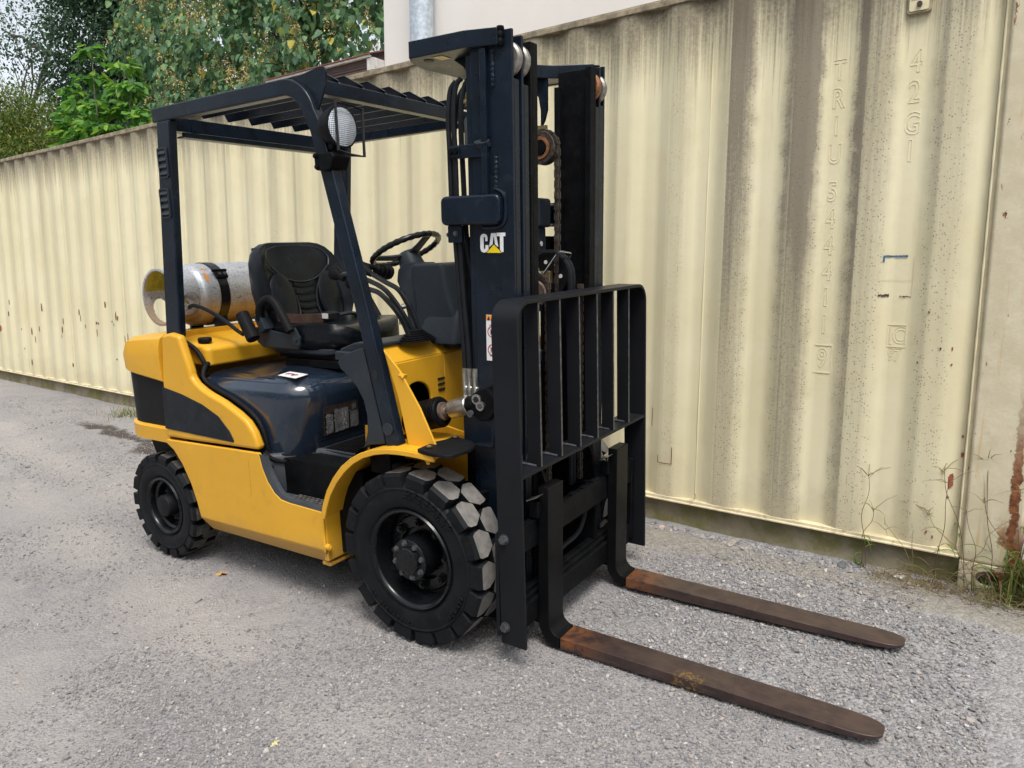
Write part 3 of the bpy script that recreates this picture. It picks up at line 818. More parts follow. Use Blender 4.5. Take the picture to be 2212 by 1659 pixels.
# chassis core (dark, under and between the panels)
m = MB(); m.box(-1.46, -.30, -.47, .47, .24, .60); m.box(-.45, .12, -.28, .28, .20, .60); P(m, 'chassis', 'black_old')

# ---- hood
def hood_ring(ins, z, fx=0.0, n=8):
    r = 0.17 - ins * 0.5; y = 0.490 - ins; xf = -0.690 - ins + fx; xr = -1.262 + ins * .4
    near = [(xr, -y, z)] + [(xf - r + r * math.sin(R(t)), -y + r - r * math.cos(R(t)), z) for t in np.linspace(0, 90, n)]
    return near + [(a, -b, c) for a, b, c in near[::-1]]
rr_ = 0.09; zt_ = 0.944
rings = [hood_ring(0.004, .60), hood_ring(0, .66, .0156), hood_ring(0, .75, .039)]
for t in np.linspace(0, 90, 9): rings.append(hood_ring(rr_ * (1 - math.cos(R(t))), zt_ - rr_ + rr_ * math.sin(R(t)) * .97, .066))
rings.append(hood_ring(rr_ + .06, zt_ + .003, .066)); rings.append(hood_ring(rr_ + .16, zt_ + .009, .066))
m = MB(); m.loft(rings); hood = P(m, 'hood', 'hood', sharp=60)
for dy, rad in ((0.0, .0105), (.024, .0095)):
    pts = [(-1.262, -.05, .985), (-1.262, -.30, .990), (-1.262, -.40, .985), (-1.250, -.455, .978), (-1.236, -.490, .950), (-1.222, -.502, .920), (-1.185, -.503, .894), (-1.11, -.503, .868), (-1.02, -.503, .842), (-.930, -.503, .804), (-.868, -.503, .762), (-.836, -.503, .712), (-.824, -.500, .655), (-.815, -.490 - dy, .618), (-.765, -.455 - dy, .610 - dy), (-.712 + dy, -.37, .608 - dy), (-.685 + dy, -.29, .606 - dy), (-.680 + dy, -.12, .604 - dy), (-.680 + dy, 0, .604 - dy)]
    pts = [(x - (.016 if dy and z > .63 else 0), y + (.014 if dy and z > .63 else 0), z - (.012 if dy and z > .63 else 0)) for x, y, z in pts]
    full = pts + mirror_y(pts[::-1][1:])
    m = MB(); m.tube(full, rad, 8, smooth_path=4); P(m, 'hood_seal', 'rubber', parent=hood)
def sheet(name, mat, quad, parent, off=0.0015, nx=1, ny=1):
    """thin flat sticker from four corners (p00, p10, p11, p01)"""
    a, b, c, d = [Vector(q) for q in quad]
    n = (b - a).cross(d - a).normalized() * off
    m = MB(); m.loft([[a, b, c, d], [a + n, b + n, c + n, d + n]]); return m.build(name, M[mat], parent)
# warning sticker on the hood top and the torn instruction plate on its front
o_ = sheet('warning_sticker', 'white', [(-.822, -.415, .9455), (-.690, -.432, .9440), (-.703, -.352, .9475), (-.836, -.338, .9485)], hood, .0015)
m = MB(); m.prism([(-.80, -.395), (-.775, -.380), (-.752, -.392), (-.764, -.372), (-.79, -.366)], 'z', .9482, .9496); P(m, 'sticker_picture', 'red', parent=hood)
m = MB(); m.prism([(-.752, -.404), (-.728, -.385), (-.738, -.377), (-.758, -.392)], 'z', .9484, .9498); P(m, 'sticker_picture', 'inkblack', parent=hood); m = MB(); m.prism([(-.815, -.378), (-.80, -.372), (-.805, -.362)], 'z', .9485, .9499); P(m, 'sticker_picture', 'inkblack', parent=hood)
def on_front(y, z): return (-.690 + .26 * (z - .6), y, z)
A_, B_, C_, D_ = Vector(on_front(-.322, .672)), Vector(on_front(-.108, .674)), Vector(on_front(-.140, .806)), Vector(on_front(-.348, .812))
def pl(u, v, off):
    q = (A_ * (1 - u) + B_ * u) * (1 - v) + (D_ * (1 - u) + C_ * u) * v
    return q + Vector((.97, 0, -.25)) * off
def pquad(name, mat, u0, u1, v0, v1, off, jag=0.0):
    m = MB(); r = lambda: random.uniform(-jag, jag)
    n = 7
    lo = [pl(u0 + (u1 - u0) * k / n, v0 + r(), off) for k in range(n + 1)]; hi = [pl(u0 + (u1 - u0) * k / n, v1 + r(), off) for k in range(n + 1)]
    m.loft([lo, hi], cap=False, closed=False); return m.build(name, M[mat], hood)
pquad('instruction_plate', 'foil', 0, 1, 0, 1, .003)
for (u0, u1, v0, v1) in ((.07, .26, .05, .70), (.30, .70, .04, .82), (.74, .98, .05, .62), (.80, .93, .70, .90)): pquad('plate_text_panel', 'paper', u0, u1, v0, v1, .0042, .03)
for u0 in (.035, .265, .705): pquad('plate_border', 'inkblack', u0, u0 + .035, .06, .76, .0052, .01)
for u0, v0 in ((.045, .62), (.27, .60), (.27, .44), (.71, .66), (.045, .28), (.045, .12)): pquad('plate_number', 'white', u0 + .006, u0 + .024, v0, v0 + .035, .006)
for k in range(9): pquad('plate_line', 'inkblack', .33, .33 + random.uniform(.10, .2), .14 + k * .068, .15 + k * .068, .0052)
for k in range(6): pquad('plate_line', 'inkblack', .09, .09 + random.uniform(.08, .15), .16 + k * .085, .172 + k * .085, .0052)
for (u0, v0, w, h) in ((.52, .48, .02, .2), (.60, .50, .025, .2), (.54, .36, .05, .08), (.52, .22, .02, .1), (.60, .2, .03, .09), (.54, .06, .02, .11), (.62, .07, .02, .06), (.50, .30, .1, .02)): pquad('plate_picture', 'white', u0, u0 + w, v0, v0 + h, .0056, .008)

# ---- radiator cover with filler cap
m = MB()
def rc(y, xo, zt): return [(-1.235 - xo, y, .965), (-1.233 - xo, y, 1.043), (-1.262 - xo, y, 1.058), (-1.48, y, zt), (-1.78, y, zt), (-1.80, y, .97)]
m.loft([rc(-.462, .02, 1.062), rc(-.445, 0, 1.082), rc(-.36, 0, 1.092), rc(0, -.01, 1.096), rc(.36, 0, 1.092), rc(.445, 0, 1.082), rc(.462, .02, 1.062)])
rcv = P(m, 'radiator_cover', 'yellow', bevel=.012, seg=3, sharp=45)
m = MB(); m.tube([(-1.50, -.468, 1.088), (-1.40, -.472, 1.078), (-1.31, -.474, 1.045), (-1.262, -.474, 1.000), (-1.245, -.47, .955)], .011, 8, smooth_path=4); P(m, 'edge_seal', 'rubber', parent=rcv)
m = MB(); m.lathe([(.014, 0), (.014, .010), (.030, .011), (.032, .016), (.032, .028), (.027, .033), (.001, .034)], (-1.315, -.415, 1.058), 'z', 10)
P(m, 'filler_cap', 'rubber', parent=rcv)

# ---- step well, floor, mats
for sgn in (-1, 1):
    m = MB()
    plan = [(-.885, .555), (-.860, .545), (-.815, .515), (-.775, .475), (-.745, .430), (-.722, .385), (-.700, .350), (-.670, .335), (-.55, .332), (-.30, .332), (-.18, .34)]
    m.loft([[(x - .012, sgn * y, .43) for x, y in plan], [(x, sgn * y, .455) for x, y in plan], [(x, sgn * y, .600) for x, y in plan], [(x - .006, sgn * (y - .006), .618) for x, y in plan]], cap=False, closed=False)
    sw = P(m, 'step_well', 'step', bevel=.006, sharp=40)
    so = sw.modifiers.new('thick', 'SOLIDIFY'); so.thickness = .008; so.offset = -1 * sgn
    m = MB(); m.prism([(-.90, .30), (-.44, .30), (-.44, .545), (-.64, .545), (-.69, .547), (-.78, .55), (-.90, .55)], 'z', .43, .444)
    if sgn < 0: m.v = [(x, -y, z) for x, y, z in m.v]
    P(m, 'step_plate', 'step', parent=sw, bevel=.003)
    m = MB()
    for i in range(9):
        for j in range(11):
            x = -.685 + i * .026 + (.010 if j % 2 else 0); y = sgn * (.362 + j * .0165)
            if x > -.46: continue
            m.box(x, x + .018, y - .0048, y + .0048, .444, .4515)
    P(m, 'step_mat', 'tread_old', parent=sw, kind='stuff')
    edge = [(-.812, .636), (-.796, .575), (-.768, .518), (-.730, .472), (-.692, .450), (-.640, .4445), (-.446, .4385)]
    inner = [(-.780, .625), (-.762, .575), (-.735, .528), (-.705, .490), (-.680, .470), (-.635, .460), (-.446, .455)]
    m = MB(); ya, yb = sgn * .5600, sgn * .535
    m.loft([[(a[0], ya, a[1]) for a in edge], [(b[0], ya + sgn * -.004, b[1]) for b in inner], [(b[0], yb, b[1]) for b in inner], [(a[0], yb, a[1]) for a in edge]], cap=False, closed=False)
    P(m, 'step_trim', 'step', parent=sw)
    m = MB(); m.tube([(-.80, sgn * .508, .578), (-.796, sgn * .514, .578)], .012, 12); m.hexbolt((-.797, sgn * .513, .578), (.5, sgn * .85, 0), .007, .007); P(m, 'trim_bolt', 'bolt', parent=sw)
m = MB(); m.box(-.72, -.05, -.338, .338, .600, .618); floor = P(m, 'floor_plate', 'plastic', bevel=.004)
m = MB()
for k in range(26): m.box(-.655 + k * .021, -.644 + k * .021, -.325, .325, .618, .624)
P(m, 'floor_mat_rib', 'rubber', parent=floor, kind='stuff')

# ---- front fenders, gussets, cowl
fprof = [(-.436, .438), (-.418, .490), (-.392, .545), (-.352, .602), (-.302, .655), (-.249, .694), (-.195, .722), (-.13, .743), (-.069, .754), (.0, .7585), (.08, .758), (.158, .753)]
for sgn in (-1, 1):
    m = MB()
    inn = [(x + .010 * (1 - min(1, max(0, (x + .3) / .3))), z - .012) for x, z in fprof]
    m.prism(fprof + inn[::-1], 'y', *sorted((sgn * .30, sgn * .576)))
    fd = P(m, 'front_fender', 'yellow', bevel=.003, sharp=50)
    lip = [(x + .018 * (1 - min(1, max(0, (x + .3) / .3))), z - .020) for x, z in fprof]
    m = MB(); m.prism(fprof + lip[::-1], 'y', *sorted((sgn * .5775, sgn * .565))); P(m, 'fender_lip', 'yellow', parent=fd, bevel=.003, sharp=50)
    m = MB(); m.prism([(-.46, .20), (.13, .20), (.21, .36), (.24, .74), (-.44, .74)], 'y', *sorted((sgn * .285, sgn * .298))); P(m, 'inner_fender', 'yellow', parent=fd)
    m = MB(); m.tube([(-.27, sgn * .3, .60), (-.22, sgn * .31, .66), (-.16, sgn * .33, .715), (-.12, sgn * .36, .738)], .005, 6, smooth_path=4); P(m, 'weld_bead', 'yellow', parent=fd)
    m = MB(); m.tube([(.115, sgn * .555, .742), (.115, sgn * .555, .726)], .011, 6); m.tube([(.115, sgn * .555, .726), (.115, sgn * .555, .716)], .007, 8); P(m, 'fender_bolt', 'yellow', parent=fd)
    m = MB(); m.cyl((-.41, sgn * .50, .50), (-.40, sgn * .50, .495), .007, 8); P(m, 'fender_stud', 'brass', parent=fd)
    fl_poly = [(.086, .576), (.172, .592), (.215, .585), (.232, .565), (.240, .47), (.226, .42), (.190, .392), (.100, .375), (.094, .43), (.080, .47)]
    m = MB(); m.prism([(x, sgn * y) for x, y in fl_poly], 'z', .761, .774)
    m.v = [(x, y, z - .35 * max(0, x - .14) ** 1.6) for x, y, z in m.v]
    mf = P(m, 'mud_flap', 'rubber', parent=fd, bevel=.003)
    for yy in (.545, .395):
        m = MB(); m.tube([(.115, sgn * yy, .7745), (.115, sgn * yy, .777)], .014, 14); m.mi = 1; m.tube([(.115, sgn * yy, .7745), (.115, sgn * yy, .781)], .008, 8)
        m.build('flap_bolt', [M['inkblack'], M['brass']], fd)
    m = MB(); m.prism([(-.115, 1.105), (-.055, .93), (-.02, .757), (.116, .757), (.045, .90), (-.04, 1.03)], 'y', *sorted((sgn * .494, sgn * .503))); gs = P(m, 'gusset_plate', 'yellow', bevel=.0025)
    m = MB(); m.tube([(-.045, sgn * .497, 1.015), (-.027, sgn * .497, 1.008)], .010, 8); m.tube([(-.027, sgn * .497, 1.008), (-.021, sgn * .497, 1.006)], .013, 6); P(m, 'gusset_bolt', 'yellow', parent=gs)
# cowl: front plate with two round openings for the tilt cylinders
m = MB()
plate_hole(m, (-.492, -.16, .765, 1.045), (-.335, .872), .088, .083, 'x', -.125, -.110)
plate_hole(m, (.16, .492, .765, 1.045), (.335, .872), .088, .083, 'x', -.125, -.110)
m.box(-.125, -.110, -.16, .16, .62, 1.045)
m.loft([[(-.110, -.492, 1.045), (-.125, -.492, 1.045), (-.180, -.492, 1.096), (-.165, -.492, 1.106)], [(-.110, .492, 1.045), (-.125, .492, 1.045), (-.180, .492, 1.096), (-.165, .492, 1.106)]])
cowl = P(m, 'cowl', 'yellow', bevel=.006, seg=3, sharp=40)
m = MB(); m.box(-.235, -.225, -.485, .485, .62, 1.075); m.box(-.225, -.13, -.488, -.478, .62, 1.075); m.box(-.225, -.13, .478, .488, .62, 1.075); P(m, 'added_dark_backing', 'black_old', parent=cowl)  # dark box added behind the cowl so no light shows through its openings
m = MB()
for k in range(3): m.tube([(-.109, -.205 - k * 0, .945 - k * .022), (-.109, -.165, .945 - k * .022)], .005, 8)
P(m, 'cowl_slot', 'inkblack', parent=cowl)
m = MB(); m.prism([(-.30, .22), (.02, .22), (.10, .40), (.10, .75), (-.12, .79), (-.30, .79)], 'y', -.262, -.250); m.prism([(-.30, .22), (.02, .22), (.10, .40), (.10, .75), (-.12, .79), (-.30, .79)], 'y', .250, .262)
m.box(-.30, -.02, -.25, .25, .60, .612)
fa = P(m, 'front_frame', 'yellow', bevel=.004)
m = MB(); m.cyl((.03, -.262, .715), (.03, -.270, .715), .014, 14); m.cyl((.065, -.262, .73), (.065, -.285, .73), .022, 16); m.cyl((.065, -.285, .73), (.065, -.30, .73), .012, 6); P(m, 'frame_boss', 'yellow', parent=fa)
m = MB(); m.prism([(-.365, 1.064), (-.168, 1.103), (-.150, 1.108), (-.150, 1.122), (-.29, 1.118), (-.37, 1.090)], 'y', -.475, -.02); m.prism([(-.36, 1.08), (-.15, 1.108), (-.15, 1.122), (-.36, 1.10)], 'y', .02, .475)
m.box(-.372, -.200, -.500, -.478, 1.05, 1.085)
P(m, 'cowl_trim', 'plastic', bevel=.006)

# ---- overhead guard
gd_side = []
def guard_side(sgn):
    m = MB()
    y0, y1 = sorted((sgn * .530, sgn * .485))
    def ribbon(center, w):
        pts = [Vector((a, 0, b)) for a, b in center]; o1 = []; o2 = []
        for i, q in enumerate(pts):
            d = (pts[min(i + 1, len(pts) - 1)] - pts[max(i - 1, 0)]).normalized(); n = Vector((-d.z, 0, d.x))
            o1.append(q + n * w / 2); o2.append(q - n * w / 2)
        m.loft([[ (a.x, y0, a.z), (a.x, y1, a.z), (b.x, y1, b.z), (b.x, y0, b.z)] for a, b in zip(o1, o2)])
    bend = arc2(-.516, 1.920, .140, 90, 15, 9)
    path = [(-1.352, 2.060), (-1.0, 2.060), (-.70, 2.060)] + [(a, b) for a, b in bend] + [(-.352, 1.90), (-.325, 1.800), (-.190, 1.268), (-.072, .748)]
    ribbon(path, .060)
    return m
guard = None
for sgn in (-1, 1):
    m = guard_side(sgn)
    g = P(m, 'overhead_guard', 'black', bevel=.007, seg=3, sharp=50)
    if guard is None: guard = g
    # rear post
    m = MB(); y0, y1 = sorted((sgn * .530, sgn * .494))
    m.prism([(-1.322, 2.032), (-1.226, 2.032), (-1.330, 1.105), (-1.435, 1.105)], 'y', y0, y1)
    rp = P(m, 'rear_post', 'black', parent=g, bevel=.007, seg=3)
    for zc in (1.860, 1.692):
        xo = -1.279 + (zc - 2.032) * .112
        m = MB()
        fr = rrect(xo - .034, xo + .034, zc - .064, zc + .064, .012)
        yo = sgn * .5305
        fi = rrect(xo - .026, xo + .026, zc - .056, zc + .056, .008)
        n = len(fr)
        vs = [(a, yo, b) for a, b in fr] + [(a, yo + sgn * .006, b) for a, b in fr] + [(a, yo + sgn * .006, b) for a, b in fi] + [(a, yo - sgn * .002, b) for a, b in fi]
        fs = []
        for i in range(n):
            j = (i + 1) % n
            for k in range(3): fs.append((k * n + i, k * n + j, (k + 1) * n + j, (k + 1) * n + i))
        m.add(vs, fs); P(m, 'louvre_frame', 'plastic', parent=g)
        m = MB(); m.box(xo - .027, xo + .027, *sorted((yo + sgn * .0003, yo + sgn * .001)), zc - .057, zc + .057); P(m, 'louvre_back', 'inkblack', parent=g)
        for k in range(4):
            zz = zc - .046 + k * .0285
            m = MB(); m.prism([(yo + sgn * .001, zz + .013), (yo + sgn * .008, zz - .004), (yo + sgn * .009, zz - .002), (yo + sgn * .002, zz + .0145)], 'x', xo - .026, xo + .026); P(m, 'louvre_slat', 'plastic', parent=g)
    # visor gusset at the front corner
    m = MB(); cr_ = [(-.50, 2.086)] + [(-.42, 2.096), (-.335, 2.108)] + arc2(-.318, 2.088, .02, 100, 0, 5) + [(-.300, 2.05), (-.350, 1.965)] + [(a, b) for a, b in arc2(-.512, 1.918, .164, 20, 88, 6)]
    m.prism(cr_, 'y', *sorted((sgn * .500, sgn * .509))); P(m, 'corner_gusset', 'black', parent=g, bevel=.002)
    m = MB(); m.tube([(-.087, sgn * .5305, .815), (-.087, sgn * .537, .815)], .023, 24); P(m, 'post_plug', 'plastic', parent=g)
    m = MB(); m.tube([(-.135, sgn * .5303, 1.012), (-.135, sgn * .5315, 1.012)], .017, 20, flat=(.7, 1.2)); P(m, 'post_opening', 'inkblack', parent=g)
    # plastic side shield behind the front post
    shield = [(-.338, 1.048), (-.300, 1.078), (-.235, 1.100), (-.200, 1.108), (-.118, .752), (-.20, .738), (-.262, .700), (-.300, .668), (-.262, .690), (-.225, .735), (-.205, .790), (-.202, .850), (-.215, .910), (-.245, .958), (-.285, .995), (-.325, 1.022)]
    m = MB(); m.prism(shield, 'y', *sorted((sgn * .520, sgn * .490))); P(m, 'side_shield', 'plastic', parent=g, bevel=.004)
m = MB(); m.box(-1.335, -1.265, -.494, .494, 1.995, 2.052); m.box(-1.262, -1.240, -.455, .455, 1.968, 1.990); m.box(-1.300, -1.262, -.455, .455, 1.968, 1.976); P(m, 'rear_crossbeam', 'black', parent=guard, bevel=.004)
m = MB(); m.box(-1.264, -1.258, -.405, -.37, 1.985, 2.05); m.hexbolt((-1.258, -.387, 2.002), (1, 0, 0), .008, .008); P(m, 'beam_bracket', 'black', parent=guard)
m = MB(); m.box(-.445, -.395, -.4845, .4845, 2.036, 2.088); P(m, 'front_crossbeam', 'black', parent=guard, bevel=.005)
slat = None
for k in range(7):
    y = -.355 + k * .1285
    if slat is None:
        m = MB(); m.prism([(-1.262, 2.060), (-1.262, 2.122), (-.462, 2.138), (-.392, 2.095), (-.392, 2.0885), (-.4465, 2.0885), (-.4465, 2.060)], 'y', -.004, .004, Matrix.Translation((0, 0, 0)))
        # tilted flat bar
        m.v = [(x, yy + (z - 2.09) * -.55, z) for x, yy, z in m.v]
        slat = P(m, 'roof_slat', 'black', parent=guard, bevel=.0015); so = slat; slat.location = (0, y, 0)
    else:
        so = slat.copy(); col.objects.link(so); so.parent = guard; so.location = (0, y, 0)
    m = MB(); m.tube([(-.43, y - .02, 2.090), (-.42, y, 2.091), (-.41, y + .022, 2.089)], .005, 6); P(m, 'weld_bead', 'bolt', parent=guard)

# ---- work light on the front post
m = MB(); m.lathe([(.001, -.075), (.030, -.075), (.052, -.062), (.066, -.035), (.072, -.012), (.075, 0), (.075, .010), (.068, .012)], (-.262, -.492, 1.897), 'x', 32)
wl = P(m, 'work_light', 'rubber')
m = MB(); m.lathe([(.069, .010), (.050, .016), (.025, .019), (.001, .020)], (0, 0, 0), 'x', 32); ln = P(m, 'lamp_lens', 'lens', parent=wl); ln.location = (-.262, -.492, 1.897)
m = MB(); m.tube([(-.235, -.470, 1.800), (-.235, -.535, 1.812), (-.235, -.535, 1.975), (-.235, -.405, 1.965), (-.235, -.408, 1.800), (-.235, -.470, 1.800)], .0058, 6); P(m, 'lamp_guard', 'inkblack', parent=wl)
m = MB(); m.box(-.30, -.262, -.515, -.475, 1.795, 1.835); m.box(-.285, -.27, -.52, -.47, 1.80, 1.85); m.tube([(-.28, -.53, 1.83), (-.28, -.51, 1.83)], .012, 8); P(m, 'lamp_bracket', 'black_old', parent=wl)
m = MB(); m.prism([(-.354, 1.812), (-.262, 1.808), (-.252, 1.792), (-.272, 1.752), (-.295, 1.744), (-.352, 1.752)], 'y', -.545, -.460); hb = P(m, 'lamp_mount', 'black_old', parent=wl, bevel=.006)
m = MB(); m.hexbolt((-.342, -.545, 1.800), (0, -1, 0), .008, .008); m.hexbolt((-.338, -.545, 1.762), (0, -1, 0), .008, .008); P(m, 'mount_bolt', 'black_old', parent=wl)
m = MB(); m.tube([(-.31, -.49, 1.87), (-.33, -.50, 1.85), (-.325, -.51, 1.815), (-.30, -.51, 1.80)], .005, 6, smooth_path=4); P(m, 'lamp_cable', 'rubber', parent=wl)

# ---- seat
def seat_ring(w, xf, z, th, wing, n=18):
    """horizontal section of the backrest at height z: front face dished between two bolsters"""
    pts = []
    for k in range(n + 1):
        t = -1 + 2 * k / n
        y = w * math.sin(t * PI / 2) ** 1 if abs(t) < 1 else w * t
        bol = wing * (max(0, abs(t) - .45) / .55) ** 1.3 * (1 if abs(t) < .9 else (1 - (abs(t) - .9) / .1) ** .5)
        pts.append((xf + bol, y, z))
    for k in range(n + 1):
        t = 1 - 2 * k / n
        pts.append((xf - th * (1 - abs(t) ** 4 * .55), w * math.sin(t * PI / 2), z))
    return pts
rings = []
for (z, w, dx, th, wing) in ((1.105, .205, .02, .07, .03), (1.13, .235, .0, .09, .05), (1.20, .252, -.012, .105, .075), (1.28, .256, -.03, .11, .080), (1.36, .250, -.05, .105, .060), (1.42, .240, -.066, .098, .042), (1.46, .222, -.078, .09, .030), (1.49, .196, -.090, .076, .018), (1.507, .165, -.100, .056, .008), (1.515, .12, -.108, .03, .0)):
    rings.append(seat_ring(w, -1.055 + dx, z, th, wing))
m = MB(); m.loft(rings); st_ = P(m, 'seat', 'vinyl', sharp=80)
def bx(y, z): return -1.055 + np.interp(z, [1.1, 1.2, 1.28, 1.36, 1.42, 1.515], [.02, -.012, -.03, -.05, -.066, -.108]) + .004
def seatline(pts, r=.006, name='seat_piping', mat='seam'):
    m = MB(); m.tube([(bx(y, z) + off, y, z) for y, z, off in pts], r, 6, smooth_path=5); return P(m, name, mat, parent=st_)
seatline([(-.175, 1.40, .012), (-.10, 1.345, 0), (0, 1.325, 0), (.10, 1.345, 0), (.175, 1.40, .012)], .0045)
for sg in (-1, 1):
    seatline([(sg * .125, 1.348, .002), (sg * .085, 1.30, 0), (sg * .06, 1.235, 0), (sg * .065, 1.17, 0), (sg * .10, 1.12, .004)], .0045)
    seatline([(sg * .175, 1.40, .016), (sg * .19, 1.44, .014), (sg * .165, 1.478, .006), (sg * .10, 1.496, 0)], .004)
seatline([(-.10, 1.496, 0), (0, 1.50, 0), (.10, 1.496, 0)], .004)
for k, z in enumerate((1.305, 1.27, 1.235, 1.20, 1.165)):
    w = .060 - k * .003
    m = MB(); m.tube([(bx(y, z) - .005, y, z + (abs(y) / .06) ** 2 * .010) for y in np.linspace(-w, w, 7)], .0135, 8, flat=(.55, 1)); P(m, 'seat_rib', 'vinyl', parent=st_)
for sg in (-1, 1):
    m = MB()
    cy, cz, ry, rz = sg * .148, 1.245, .076, .128
    m.loft([[(bx(0, cz + rz * k_ * math.sin(t)) + .013 * math.sqrt(max(0, 1 - k_ * k_)) + .012, cy + ry * k_ * math.cos(t), cz + rz * k_ * math.sin(t)) for t in np.linspace(0, 2 * PI, 24, endpoint=False)] for k_ in (1.0, .93, .8, .55, .25, .02)])
    P(m, 'seat_bolster', 'vinyl', parent=st_, sharp=80)
# cushion
def cush(x, w, zt, zb, ed, n=16):
    pts = []
    for k in range(n + 1):
        t = -1 + 2 * k / n; y = w * math.sin(t * PI / 2)
        pts.append((x, y, zt + ed * (max(0, abs(t) - .35) / .65) ** 1.5 - (.075 * max(0, (abs(t) - .86) / .14) ** 1.5)))
    pts += [(x, w * .90, zb), (x, -w * .90, zb)]
    return pts
m = MB(); m.loft([cush(-1.10, .215, 1.135, 1.045, .0), cush(-1.04, .242, 1.140, 1.040, .012), cush(-.95, .252, 1.128, 1.034, .024), cush(-.86, .256, 1.124, 1.03, .030), cush(-.77, .248, 1.130, 1.03, .028), cush(-.71, .228, 1.138, 1.032, .022), cush(-.665, .198, 1.138, 1.038, .016), cush(-.635, .165, 1.128, 1.046, .010), cush(-.617, .130, 1.112, 1.056, .004), cush(-.608, .09, 1.096, 1.068, 0)])
P(m, 'seat_cushion', 'vinyl', parent=st_, sharp=80)
m = MB(); m.loft([[(x, y, z) for x, y in rrect(-1.12 + i, -.68 - i, -.225 + i, .225 - i, .07)] for z, i in ((1.005, .01), (1.015, 0), (1.035, 0), (1.040, .01))]); P(m, 'seat_pan', 'plastic', parent=st_, bevel=.004)
m = MB(); m.box(-1.07, -.67, -.195, .195, .985, 1.006); m.box(-1.01, -.66, -.215, -.165, .950, .985); m.box(-1.01, -.66, .165, .215, .950, .985); m.box(-.98, -.70, -.16, .16, .962, .982); P(m, 'seat_rail', 'black_old', parent=st_, bevel=.004)
m = MB(); m.loft([[(x, y, z) for x, y in rrect(-1.195 + (1.50 - z) * .10, -1.155 + (1.50 - z) * .12, -.20, .20, .012)] for z in (1.14, 1.30, 1.475)]); P(m, 'seat_back_shell', 'plastic', parent=st_, bevel=.006)
m = MB(); m.box(-1.205, -1.15, -.20, .20, 1.468, 1.492); P(m, 'document_tray', 'plastic', parent=st_, bevel=.006)
for sg in (-1, 1):
    m = MB(); y = sg * .285
    m.tube([(-.872, y, 1.120), (-.915, y, 1.185), (-.955, y, 1.240), (-.995, y, 1.262), (-1.045, y, 1.245), (-1.072, y, 1.205), (-1.082, y * .95, 1.15)], .0195, 10, smooth_path=5); P(m, 'hip_restraint', 'rubber', parent=st_)
    m = MB(); m.prism([(-.895, 1.13), (-.862, 1.135), (-.832, 1.09), (-.835, 1.060), (-.86, 1.052), (-.885, 1.07)], 'y', *sorted((sg * .262, sg * .272))); m.hexbolt((-.855, sg * .272, 1.082), (0, sg, 0), .009, .009); P(m, 'restraint_bracket', 'plastic', parent=st_)
    m = MB(); m.prism([(-1.14, 1.13), (-.90, 1.10), (-.84, 1.06), (-.86, 1.035), (-1.10, 1.035), (-1.14, 1.06)], 'y', *sorted((sg * .252, sg * .262))); P(m, 'seat_side_plate', 'plastic', parent=st_, bevel=.004)
m = MB(); m.tube([(-1.160, -.315, 1.195), (-1.080, -.325, 1.080)], .031, 12); P(m, 'belt_reel', 'rubber', parent=st_, bevel=.004)
m = MB(); m.prism([(-1.115, 1.185), (-1.065, 1.185), (-1.035, 1.125), (-1.07, 1.105)], 'y', -.292, -.225); P(m, 'belt_guide', 'plastic', parent=st_, bevel=.003)
m = MB()
bp = [(-1.075, -.255, 1.182), (-1.045, -.20, 1.170), (-1.015, -.12, 1.158), (-.985, -.03, 1.152), (-.975, .02, 1.155)]
m.loft([[(x - .0, y, z + .022), (x + .008, y, z + .022), (x + .008, y, z - .022), (x, y, z - .022)] for x, y, z in [tuple(v) for v in catmull([Vector(q) for q in bp], 4)]]); P(m, 'seat_belt', 'belt', parent=st_)
m = MB(); m.loft([[(-.985 + i, y, 1.148), (-.940 + i, y, 1.140), (-.935 + i, y, 1.172), (-.975 + i, y, 1.180)] for y, i in ((.0, 0), (.085, -.01))]); P(m, 'belt_buckle', 'inkblack', parent=st_, bevel=.004)
m = MB(); m.box(-.975, -.935, -.006, .0, 1.148, 1.172); P(m, 'buckle_button', 'white', parent=st_)
m = MB(); m.tube([(-.955, .085, 1.158), (-.96, .16, 1.160), (-.98, .235, 1.150)], .016, 8, smooth_path=4, flat=(1, .6)); P(m, 'belt_stalk', 'plastic', parent=st_)

# ---- steering column, wheel, levers
m = MB()
def sec(z, x0, x1, w, r): return [(x, y, z) for x, y in rrect(x0, x1, -w, w, r)]
m.loft([sec(1.06, -.30, -.05, .13, .03), sec(1.16, -.33, -.09, .125, .03), sec(1.26, -.375, -.14, .10, .03), sec(1.33, -.42, -.19, .085, .03), sec(1.375, -.42, -.27, .075, .03), sec(1.405, -.40, -.30, .06, .025)])
sc = P(m, 'steering_column', 'plastic', bevel=.005, sharp=40)
m = MB(); m.loft([[(x, y, z) for x, y in rrect(x0, x1, -.155, .20, .02)] for z, x0, x1 in ((1.13, -.26, -.02), (1.225, -.255, -.06), (1.30, -.265, -.085), (1.375, -.275, -.095), (1.402, -.262, -.105))]); P(m, 'dash_housing', 'plastic', parent=sc, bevel=.012, seg=3)
m = MB(); m.loft([[(x, y, z) for x, y in rrect(x0, x1, -w, .2, .04)] for z, x0, x1, w in ((1.085, -.25, -.02, .185), (1.11, -.25, -.02, .18), (1.15, -.235, -.02, .165), (1.19, -.22, -.025, .155), (1.215, -.205, -.04, .14), (1.224, -.18, -.06, .115))]); P(m, 'dash_lower_cover', 'plastic', parent=sc, bevel=.01)
m = MB()
for y in (-.06, .01): m.tube([(-.0715, y, 1.262), (-.0700, y, 1.262)], .010, 14)
P(m, 'cover_hole', 'inkblack', parent=sc)
